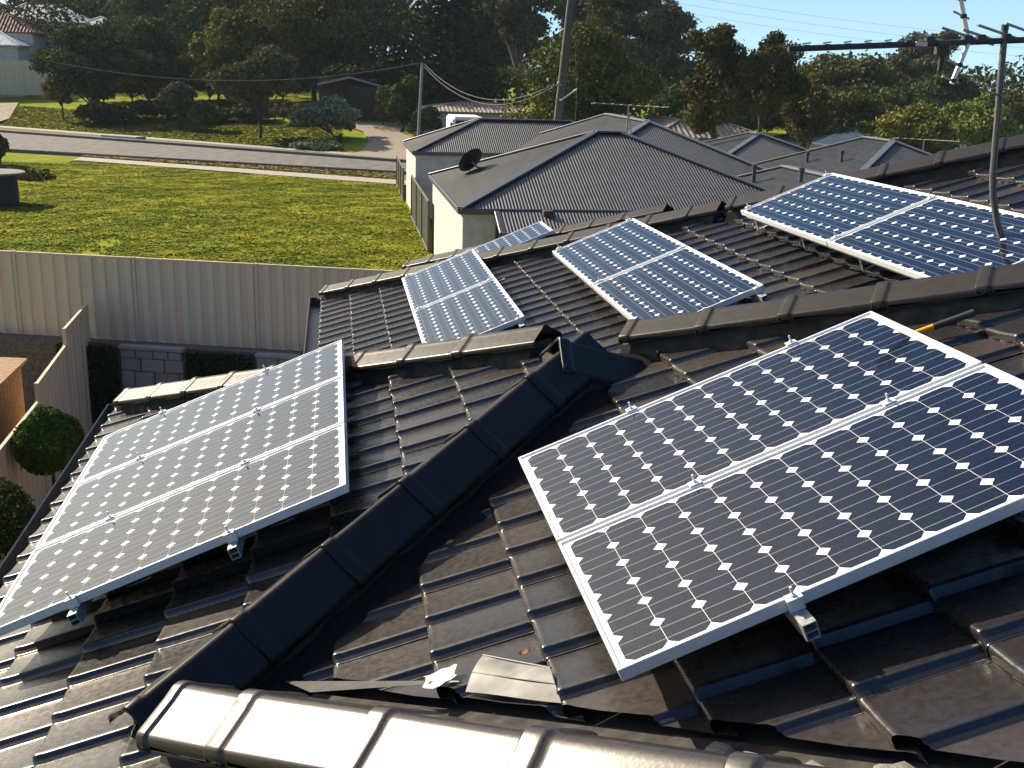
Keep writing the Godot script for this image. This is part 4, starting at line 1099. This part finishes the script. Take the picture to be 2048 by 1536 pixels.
func build_poles() -> void:
	var t := thing("power_pole", "tall weathered timber power pole behind the grey metal roofs", "power pole", Vector3(9.15, -5.2, -46))
	var g := MB.new(); g.tube([Vector3(9.10, -5.3, -46), Vector3(9.27, -2.0, -46), Vector3(9.63, 2.84, -46), Vector3(9.75, 4.6, -46)], 0.185, 0.145, 12); part("shaft", g, M.pole, t)
	g = MB.new(); g.box(Vector3(9.05, -0.55, -45.8), Vector3(0.62, 0.07, 0.07), 0.01, Basis(Vector3(0, 0, 1), 0.12)); part("bracket", g, M.galv, t)
	for q in [Vector3(8.75, -0.33, -45.8), Vector3(8.93, -0.62, -45.8), Vector3(9.2, -0.45, -45.8)]:
		g = MB.new(); g.lathe(q, [Vector2(0, -0.06), Vector2(0.05, -0.05), Vector2(0.035, -0.01), Vector2(0.055, 0.02), Vector2(0.03, 0.06), Vector2(0, 0.07)], 10); part("insulator", g, M.white, t)
	g = MB.new(); g.tube([Vector3(9.3, -1.15, -45.8), Vector3(10.0, -0.66, -45.8)], 0.035, 0.035, 8); part("stay_arm", g, M.alu, t)
	g = MB.new(); g.tube([Vector3(9.98, -0.66, -45.8), Vector3(9.72, 3.6, -45.95)], 0.012, 0.012, 5); g.tube([Vector3(10.0, -0.66, -45.8), Vector3(10.0, -5.2, -45.8)], 0.012, 0.012, 5); part("stay_wire", g, M.wire, t)
	t = thing("service_pole", "thin grey service pole in front of the dark pine", "pole", Vector3(4.27, -5.2, -58))
	g = MB.new(); g.tube([Vector3(4.22, -5.2, -58), Vector3(4.50, 0.25, -58)], 0.085, 0.075, 10); part("shaft", g, M.galv, t)
	g = MB.new(); g.box(Vector3(4.35, 0.2, -58), Vector3(0.5, 0.07, 0.07), 0.01); part("crossarm", g, M.pole, t)
	var sag := func(a: Vector3, b: Vector3, s: float) -> Array:
		var p := []
		for i in 21:
			var u := i / 20.0
			p.append(a.lerp(b, u) - Vector3(0, s * 4 * u * (1 - u), 0))
		return p
	for q in [[Vector3(4.55, 0.22, -58), Vector3(8.93, -0.55, -45.8), 1.12, "upper of the two sagging service wires between the poles"], [Vector3(4.50, 0.15, -58), Vector3(8.90, -0.65, -45.8), 1.25, "lower of the two sagging service wires between the poles"], [Vector3(4.3, 0.2, -58.0), Vector3(-15.0, -0.2, -62.0), 0.95, "thin dark wire running left from the service pole past the trees"]]:
		g = MB.new(); g.tube(sag.call(q[0], q[1], q[2]), 0.011, 0.011, 5); solo("service_wire", g, M.wire, q[3], "wire")
	for k in 3:
		g = MB.new(); g.tube(sag.call(Vector3(15.0, 6.7 - 0.55 * k, -78), Vector3(52.0, 2.4 - 0.5 * k, -62), 0.8), 0.006, 0.006, 4)
		solo("power_line", g, M.wire, "%s of three faint power lines crossing the sky" % ["highest", "middle one", "lowest"][k], "wire", "power lines in the sky")

# ---------------------------------------------------------------- trees
var KIND := {
	"dense": [[Color(0.045, 0.06, 0.022), Color(0.055, 0.075, 0.022), Color(0.038, 0.048, 0.022), Color(0.075, 0.085, 0.03)], 0.10, 1.0],
	"rust": [[Color(0.14, 0.08, 0.03), Color(0.16, 0.10, 0.035), Color(0.09, 0.08, 0.025)], 0.3, 0.75],
	"gold": [[Color(0.115, 0.115, 0.028), Color(0.085, 0.092, 0.024), Color(0.15, 0.135, 0.035)], 0.12, 1.1],
	"olive": [[Color(0.062, 0.066, 0.022), Color(0.075, 0.070, 0.024), Color(0.052, 0.060, 0.022), Color(0.085, 0.070, 0.028)], 0.18, 0.9],
	"grey": [[Color(0.075, 0.072, 0.034), Color(0.062, 0.065, 0.034), Color(0.09, 0.075, 0.038)], 0.2, 0.85],
	"pale": [[Color(0.13, 0.15, 0.085), Color(0.16, 0.18, 0.10), Color(0.09, 0.11, 0.06)], 0.12, 1.1],
	"gum": [[Color(0.075, 0.078, 0.042), Color(0.06, 0.068, 0.038), Color(0.095, 0.085, 0.05)], 0.3, 0.55],
	"brown": [[Color(0.062, 0.050, 0.027), Color(0.052, 0.050, 0.023), Color(0.075, 0.068, 0.024)], 0.36, 0.75],
	"droop": [[Color(0.07, 0.053, 0.028), Color(0.085, 0.062, 0.03), Color(0.07, 0.065, 0.025)], 0.15, 0.8],
	"light": [[Color(0.10, 0.13, 0.035), Color(0.085, 0.11, 0.03), Color(0.13, 0.145, 0.05)], 0.1, 1.0],
	"cypress": [[Color(0.06, 0.075, 0.02), Color(0.05, 0.062, 0.02), Color(0.13, 0.115, 0.025)], 0.05, 1.2],
	"pine": [[Color(0.030, 0.042, 0.018), Color(0.038, 0.05, 0.02), Color(0.048, 0.056, 0.022)], 0.1, 1.0]}
func tree(q: Array) -> void:
	var base := Vector3(q[2], q[3], q[4]); var h: float = q[5]; var w: float = q[6]; var kd: String = q[7]
	var k: Array = KIND[kd]; var cols: Array = k[0]; var cb: float = k[1]; var dens: float = k[2]
	var cat: String = "tree" if q[0].contains("tree") else "shrub"
	var t := thing(q[0], q[1], cat, base, {"shade_tree": "broad trees beyond the road", "gum_tree": "gum trees on the skyline", "backdrop_tree": "dark trees farthest behind", "shrub": "shrubs along the road", "young_tree": "young roadside trees"}.get(q[0], ""))
	var dist := -base.z
	var sz: float = max(0.08, dist * 0.0033)
	var crown := MB.new(); var wood := MB.new()
	var n := int(clamp(w * h * 380.0 * dens * pow(0.30 / sz, 1.6), 4000, 30000))
	var lean := Vector3(rng.randf_range(-0.03, 0.03) * h, 0, 0)
	var tr: float = clamp(h * 0.022, 0.05, 0.3)
	if kd == "pine":
		wood.tube([base - Vector3(0, 0.2, 0), base + Vector3(0, h, 0)], tr * 1.2, 0.03, 10)
		var lv := 26
		for i in lv:
			var u := float(i) / lv; var y := h * (0.10 + 0.9 * u); var r := w * 0.5 * pow(1.0 - u * 0.95, 0.75)
			var nb := 9
			for b in nb:
				var a := TAU * b / nb + i * 0.7 + rng.randf_range(-0.15, 0.15); var rr := r * rng.randf_range(0.75, 1.05)
				var d := Vector3(cos(a), 0, sin(a))
				var tip := base + Vector3(0, y - rr * 0.10, 0) + d * rr
				if rr > 1.0: wood.tube([base + Vector3(0, y, 0), tip], 0.05, 0.015, 4, false)
				var m := int(6 + rr * 9)
				for j in m:
					var s := pow(rng.randf(), 0.7); var side := Vector3(-d.z, 0, d.x)
					var p := (base + Vector3(0, y, 0)).lerp(tip, s) + side * rng.randf_range(-0.45, 0.45) * (0.3 + s * 0.5) + Vector3(0, rng.randf_range(-0.05, 0.28), 0)
					leaf(crown, p, Vector3(d.x * 0.3, 1, d.z * 0.3), sz * 1.7, cols[rng.randi() % cols.size()])
	else:
		var cy := h * (cb + 1.0) * 0.5; var ry := h * (1.0 - cb) * 0.5
		var fork := base + Vector3(0, h * max(cb, 0.12), 0) + lean * 0.4
		wood.tube([base - Vector3(0, 0.15, 0), base.lerp(fork, 0.5) + Vector3(rng.randf_range(-0.1, 0.1), 0, 0), fork], tr, tr * 0.8, 9)
		var nl := int(clamp(22 + w * 3.0, 22, 70))
		var clumps := []
		# a few uneven limbs of foliage, each carrying its own clumps
		var lobes := []
		for i in (4 + int(w * 0.35)):
			var d := Vector3(rng.randfn(), rng.randfn() * 0.8, rng.randfn()).normalized() * pow(rng.randf(), 0.6)
			var lr := rng.randf_range(0.38, 0.62) * (0.8 if kd == "gum" else 1.0)
			lobes.append([base + lean + Vector3(0, cy, 0) + d * Vector3(w * 0.5, ry, w * 0.5) * (1.0 - lr * 0.85), Vector3(w * 0.5 * lr, ry * lr * rng.randf_range(0.8, 1.1), w * 0.5 * lr)])
		lobes.append([base + lean + Vector3(rng.randf_range(-0.15, 0.15) * w, h - ry * 0.42, 0), Vector3(w * 0.22, ry * 0.40, w * 0.22)])
		for i in nl:
			var lb: Array = lobes[i % lobes.size()]
			var d := Vector3(rng.randfn(), rng.randfn() * 0.9 + 0.2, rng.randfn()).normalized()
			var c: Vector3 = lb[0] + d * lb[1] * rng.randf_range(0.65, 1.0)
			if kd == "cypress": # narrows towards the top
				var u: float = clamp((c.y - base.y) / h, 0, 1); c.x = base.x + (c.x - base.x) * (1.2 - 0.8 * u); c.z = base.z + (c.z - base.z) * (1.2 - 0.8 * u)
			var cr: float = rng.randf_range(0.13, 0.24) * (0.8 if kd == "gum" else 1.0)
			clumps.append([c, Vector3(w * 0.5 * cr + 0.12, ry * cr * 0.8 + 0.12, w * 0.5 * cr + 0.12), cols[rng.randi() % cols.size()]])
			if i % 3 == 0:
				var mid: Vector3 = fork.lerp(c, 0.5) + Vector3(rng.randf_range(-0.2, 0.2), rng.randf_range(0, 0.3), rng.randf_range(-0.2, 0.2))
				wood.tube([fork, mid, c], tr * 0.45, tr * 0.12, 5, false)
		if kd != "gum":
			for lb in lobes: clumps.append([lb[0], lb[1] * 0.75, cols[0]])
		for i in n:
			var c: Array = clumps[rng.randi() % clumps.size()]
			var d := Vector3(rng.randfn(), rng.randfn(), rng.randfn()).normalized()
			var rad := 1.0 - 0.6 * rng.randf() * rng.randf() + 0.18 * rng.randfn()
			var p: Vector3 = c[0] + d * c[1] * rad
			if p.y < base.y + 0.05: p.y = base.y + 0.05 + rng.randf() * 0.3
			var co: Color = c[2] if rng.randf() < 0.6 else cols[rng.randi() % cols.size()]
			leaf(crown, p, d, sz * rng.randf_range(0.7, 1.5), co * 1.25)
	part("trunk", wood, M.bark_pale if kd == "gum" else M.bark, t)
	part("crown", crown, M.leaf, t)
func build_trees() -> void:
	for q in TREES: tree(q)
	# the wood far behind, one mass of foliage
	var g := MB.new()
	for i in 42000:
		var x := rng.randf_range(-48, 95); var z := -122.0 + 0.15 * x + rng.randf_range(-6, 6)
		var top := 3.2 + 1.8 * sin(x * 0.35) + 1.2 * sin(x * 0.83 + 1.0)
		if x > 22: top = top * 0.55 + 0.6
		var y0 := ground_y(x, z)
		var y := y0 + (top + 5.0) * pow(rng.randf(), 0.75)
		if y - y0 > top + 5.0 - 1.2 * rng.randf(): continue
		leaf(g, Vector3(x, y, z), Vector3(0, 0.5, 0.5), rng.randf_range(0.35, 0.75), [Color(0.05, 0.06, 0.024), Color(0.042, 0.055, 0.022), Color(0.065, 0.068, 0.028)][rng.randi() % 3])
	var o := MeshInstance3D.new(); o.name = "woodland"; o.mesh = g.mesh(); o.material_override = M.leaf; add_child(o); o.position = O
	o.set_meta("kind", "stuff"); o.set_meta("label", "dark mass of woodland filling the gaps behind the separate trees"); o.set_meta("category", "woodland")

func _ready() -> void:
	rng.seed = 20110
	cam = Camera3D.new(); cam.name = "camera"; add_child(cam)
	cam.position = O; cam.rotation_degrees = Vector3(-16.149, -9.475, 1.776)
	cam.fov = 39.06; cam.near = 0.05; cam.far = 2000.0; cam.current = true
	var env := Environment.new()
	env.background_mode = Environment.BG_SKY
	var sm := ProceduralSkyMaterial.new()
	sm.sky_top_color = Color(0.19, 0.335, 0.52); sm.sky_horizon_color = Color(0.585, 0.715, 0.785); sm.sky_curve = 0.15
	sm.sun_angle_max = 50.0; sm.sun_curve = 0.95
	sm.ground_horizon_color = Color(0.45, 0.48, 0.45); sm.ground_bottom_color = Color(0.16, 0.17, 0.12)
	var sky := Sky.new(); sky.sky_material = sm; env.sky = sky
	env.tonemap_mode = Environment.TONE_MAPPER_LINEAR; env.tonemap_exposure = 2.1
	env.sdfgi_enabled = true; env.ssao_enabled = true; env.ssil_enabled = true
	env.fog_enabled = true; env.fog_density = 0.00018; env.fog_light_color = Color(0.80, 0.86, 0.92)
	var we := WorldEnvironment.new(); we.name = "environment"; we.environment = env; add_child(we)
	var sun := DirectionalLight3D.new(); sun.name = "sun"; add_child(sun)
	sun.look_at_from_position(Vector3(-6.09, 5.20, -6.09), Vector3.ZERO, Vector3.UP)
	sun.light_energy = 1.6; sun.light_color = Color(1.0, 0.94, 0.84); sun.light_angular_distance = 0.5; sun.shadow_enabled = true
	make_materials()
	build_ground()
	build_house()
	build_panels()
	build_yard()
	build_neighbours()
	build_poles()
	build_trees()
	build_roof_items()

const TREES := [
	["shade_tree","broad dark green tree in front of the red and white roofs",-18.86,-4.72,-92.89,7.07,10.07,"dense"],
	["small_tree","small russet leaved tree with thin trunk beside the far footpath",-20.91,-4.89,-91.51,3.58,3.23,"rust"],
	["shade_tree","dark spreading tree behind the shaded roadside bank",-15.48,-4.24,-98.50,7.36,9.28,"dense"],
	["wattle_tree","tree with pale golden lit crown left of the big olive brown tree",-9.87,-3.88,-100.44,7.76,6.63,"gold"],
	["gum_tree","very large olive brown tree behind the brown carport",-1.60,-3.87,-94.61,11.17,14.71,"olive"],
	["round_tree","grey olive dome shaped roadside tree with short forked trunk",-5.08,-5.02,-77.97,5.92,6.98,"grey"],
	["young_tree","young slender tree left of the dome shaped roadside tree",-11.33,-4.88,-84.71,3.31,3.59,"grey"],
	["young_tree","low leafy sapling leaning beside the dome shaped tree",-9.12,-4.89,-83.06,2.18,2.74,"dense"],
	["bush","pale grey green rounded bush beside the gravel driveway",-0.16,-4.89,-76.54,2.77,5.23,"pale"],
	["shrub","dark shrub with yellow tips beside the brown carport",4.88,-4.49,-81.23,4.00,4.21,"dense"],
	["pine_tree","tall dark layered pine behind the thin service pole",8.72,-4.02,-92.00,13.77,13.01,"pine"],
	["gum_tree","tall thin crowned gum between the pine and the golden cypress",16.01,-4.19,-98.00,12.49,8.78,"gum"],
	["cypress_tree","wide golden tipped cypress behind the wooden power pole",15.56,-5.04,-66.00,8.11,12.44,"cypress"],
	["gum_tree","tall open crowned gum rising behind the golden cypress",25.24,-4.97,-95.00,13.23,12.09,"gum"],
	["gum_tree","brownish twin topped tree behind the tiled house",18.67,-5.20,-53.00,7.66,4.57,"brown"],
	["gum_tree","bushy brown green tree touching the tip of the roof aerial",22.26,-5.20,-56.00,7.23,4.83,"brown"],
	["palm_shrub","drooping brown foliage beside the tiled house",27.49,-5.17,-62.00,5.16,4.28,"droop"],
	["shade_tree","rounded olive tree on the skyline under the aerial boom",41.60,-5.01,-88.00,7.06,11.13,"olive"],
	["gum_tree","sparse gum with pale limbs behind the aerial elements",54.72,-4.94,-100.00,9.75,10.92,"gum"],
	["shade_tree","dark rounded tree on the skyline left of the aerial mast",49.88,-5.03,-86.00,6.14,7.42,"dense"],
	["round_tree","dense rounded tree with yellowish top in front of the blue roof",32.29,-5.18,-60.00,3.79,6.55,"gold"],
	["shade_tree","light green tree at the far right behind the aerial mast",39.57,-5.16,-64.00,4.43,5.52,"light"],
	["shade_tree","small distant tree at the right edge below the sky",58.89,-5.00,-90.00,4.49,5.69,"olive"],
	["backdrop_tree","dark tree behind the white metal roofs on the left",-18.83,-2.19,-135.00,10.83,19.09,"dense"],
	["backdrop_tree","dark tree top at the upper left above the white roofs",-34.15,-1.94,-150.00,12.18,22.62,"dense"],
	["backdrop_tree","dark tree behind the pale golden tree",-10.66,-2.13,-130.00,11.28,15.93,"dense"],
	["backdrop_tree","hazy gum crown above the brown carport",5.38,-2.47,-120.00,10.09,9.05,"gum"],
	["backdrop_tree","dark crown filling the gap left of the power pole",15.97,-3.74,-115.00,11.94,8.67,"dense"],
	["backdrop_tree","dark crown right of the golden cypress",29.57,-5.00,-90.00,6.29,6.73,"olive"],
	["backdrop_tree","low dark crown behind the drooping brown foliage",40.28,-4.97,-95.00,3.62,9.29,"dense"],
	["backdrop_tree","low green crown between the skyline trees",40.59,-5.06,-80.00,4.84,9.20,"dense"],
	["shrub","dark low shrub at the foot of the thin service pole",6.11,-4.63,-78.23,1.95,2.58,"dense"],
	["shrub","low dark bank shrub under the broad dark green tree",-17.45,-4.92,-88.46,1.66,4.59,"dense"],
	["shrub","orange leaved shrub at the driveway edge",3.68,-4.32,-84.41,1.46,1.03,"rust"],
	["shrub","leafy shrub at the left edge of the near kerb",-16.17,-5.20,-57.23,1.32,1.08,"grey"],
	["backdrop_tree","dark crown at the upper edge left of the big olive brown tree",-25.77,-1.58,-150.00,12.76,18.38,"dense"],
	["backdrop_tree","olive crown at the upper edge above the brown carport",1.31,-1.92,-125.00,12.70,17.67,"olive"],
	["backdrop_tree","dark crown behind the right side of the pine",15.08,-3.55,-118.00,13.85,12.23,"dense"],
	["backdrop_tree","gum crown at the upper edge right of the power pole",24.93,-4.88,-110.00,14.49,10.37,"gum"],
	["backdrop_tree","gum crown beside the open sky at the top",31.06,-4.91,-105.00,12.18,6.93,"gum"],
	["backdrop_tree","dark low crown between the golden cypress and the brown trees",26.56,-5.05,-82.00,4.39,8.96,"dense"],
	["backdrop_tree","dark low crown behind the twin topped brown tree",30.08,-5.06,-80.00,4.90,10.12,"dense"],
	["backdrop_tree","dark low crown behind the bushy brown green tree",36.02,-5.04,-84.00,4.61,10.63,"brown"],
	["backdrop_tree","olive low crown under the middle of the aerial boom",36.68,-5.09,-76.00,4.47,10.49,"olive"],
	["backdrop_tree","green low crown behind the sparse gum",47.24,-5.04,-84.00,3.76,11.59,"light"],
	["backdrop_tree","green low crown at the right edge of the skyline",45.25,-5.11,-72.00,3.30,8.28,"light"],
	["backdrop_tree","dark low crown behind the white van",11.45,-3.82,-100.00,4.58,12.25,"dense"],
	["backdrop_tree","shadowy low crown behind the brown carport",2.52,-2.93,-108.00,3.90,13.23,"dense"],
	["backdrop_tree","shadowy low crown behind the dome shaped tree",-4.63,-3.43,-104.00,3.71,11.76,"dense"],
	["backdrop_tree","shadowy low crown behind the pale golden tree",-11.32,-3.60,-106.00,3.24,11.99,"dense"],
	["backdrop_tree","shadowy low crown behind the broad dark green tree",-18.21,-3.90,-106.00,3.75,11.49,"dense"],
	["shrub","dark understory shrub right of the russet tree",-16.56,-4.81,-89.66,1.28,4.01,"dense"],
	["shrub","dark understory shrub behind the young slender tree",-14.01,-4.61,-91.32,1.34,4.73,"dense"],
	["shrub","dark understory shrub left of the dome shaped tree",-9.86,-4.60,-88.33,1.27,4.58,"grey"],
	["shrub","dark understory shrub behind the dome shaped tree",-6.50,-4.43,-88.75,1.43,5.02,"dense"],
	["shrub","dark understory shrub between dome shaped tree and pale bush",-2.61,-4.41,-86.35,1.59,4.48,"grey"],
	["shrub","low grassy shrub below the pale bush at the kerb",-0.94,-5.21,-71.00,0.53,3.68,"pale"],
	["backdrop_tree","olive crown farthest right beyond the mast",66.47,-4.94,-100.00,4.16,11.50,"olive"],
	["backdrop_tree","dark crown just left of the mast on the skyline",57.88,-4.97,-96.00,2.94,12.14,"dense"],
]
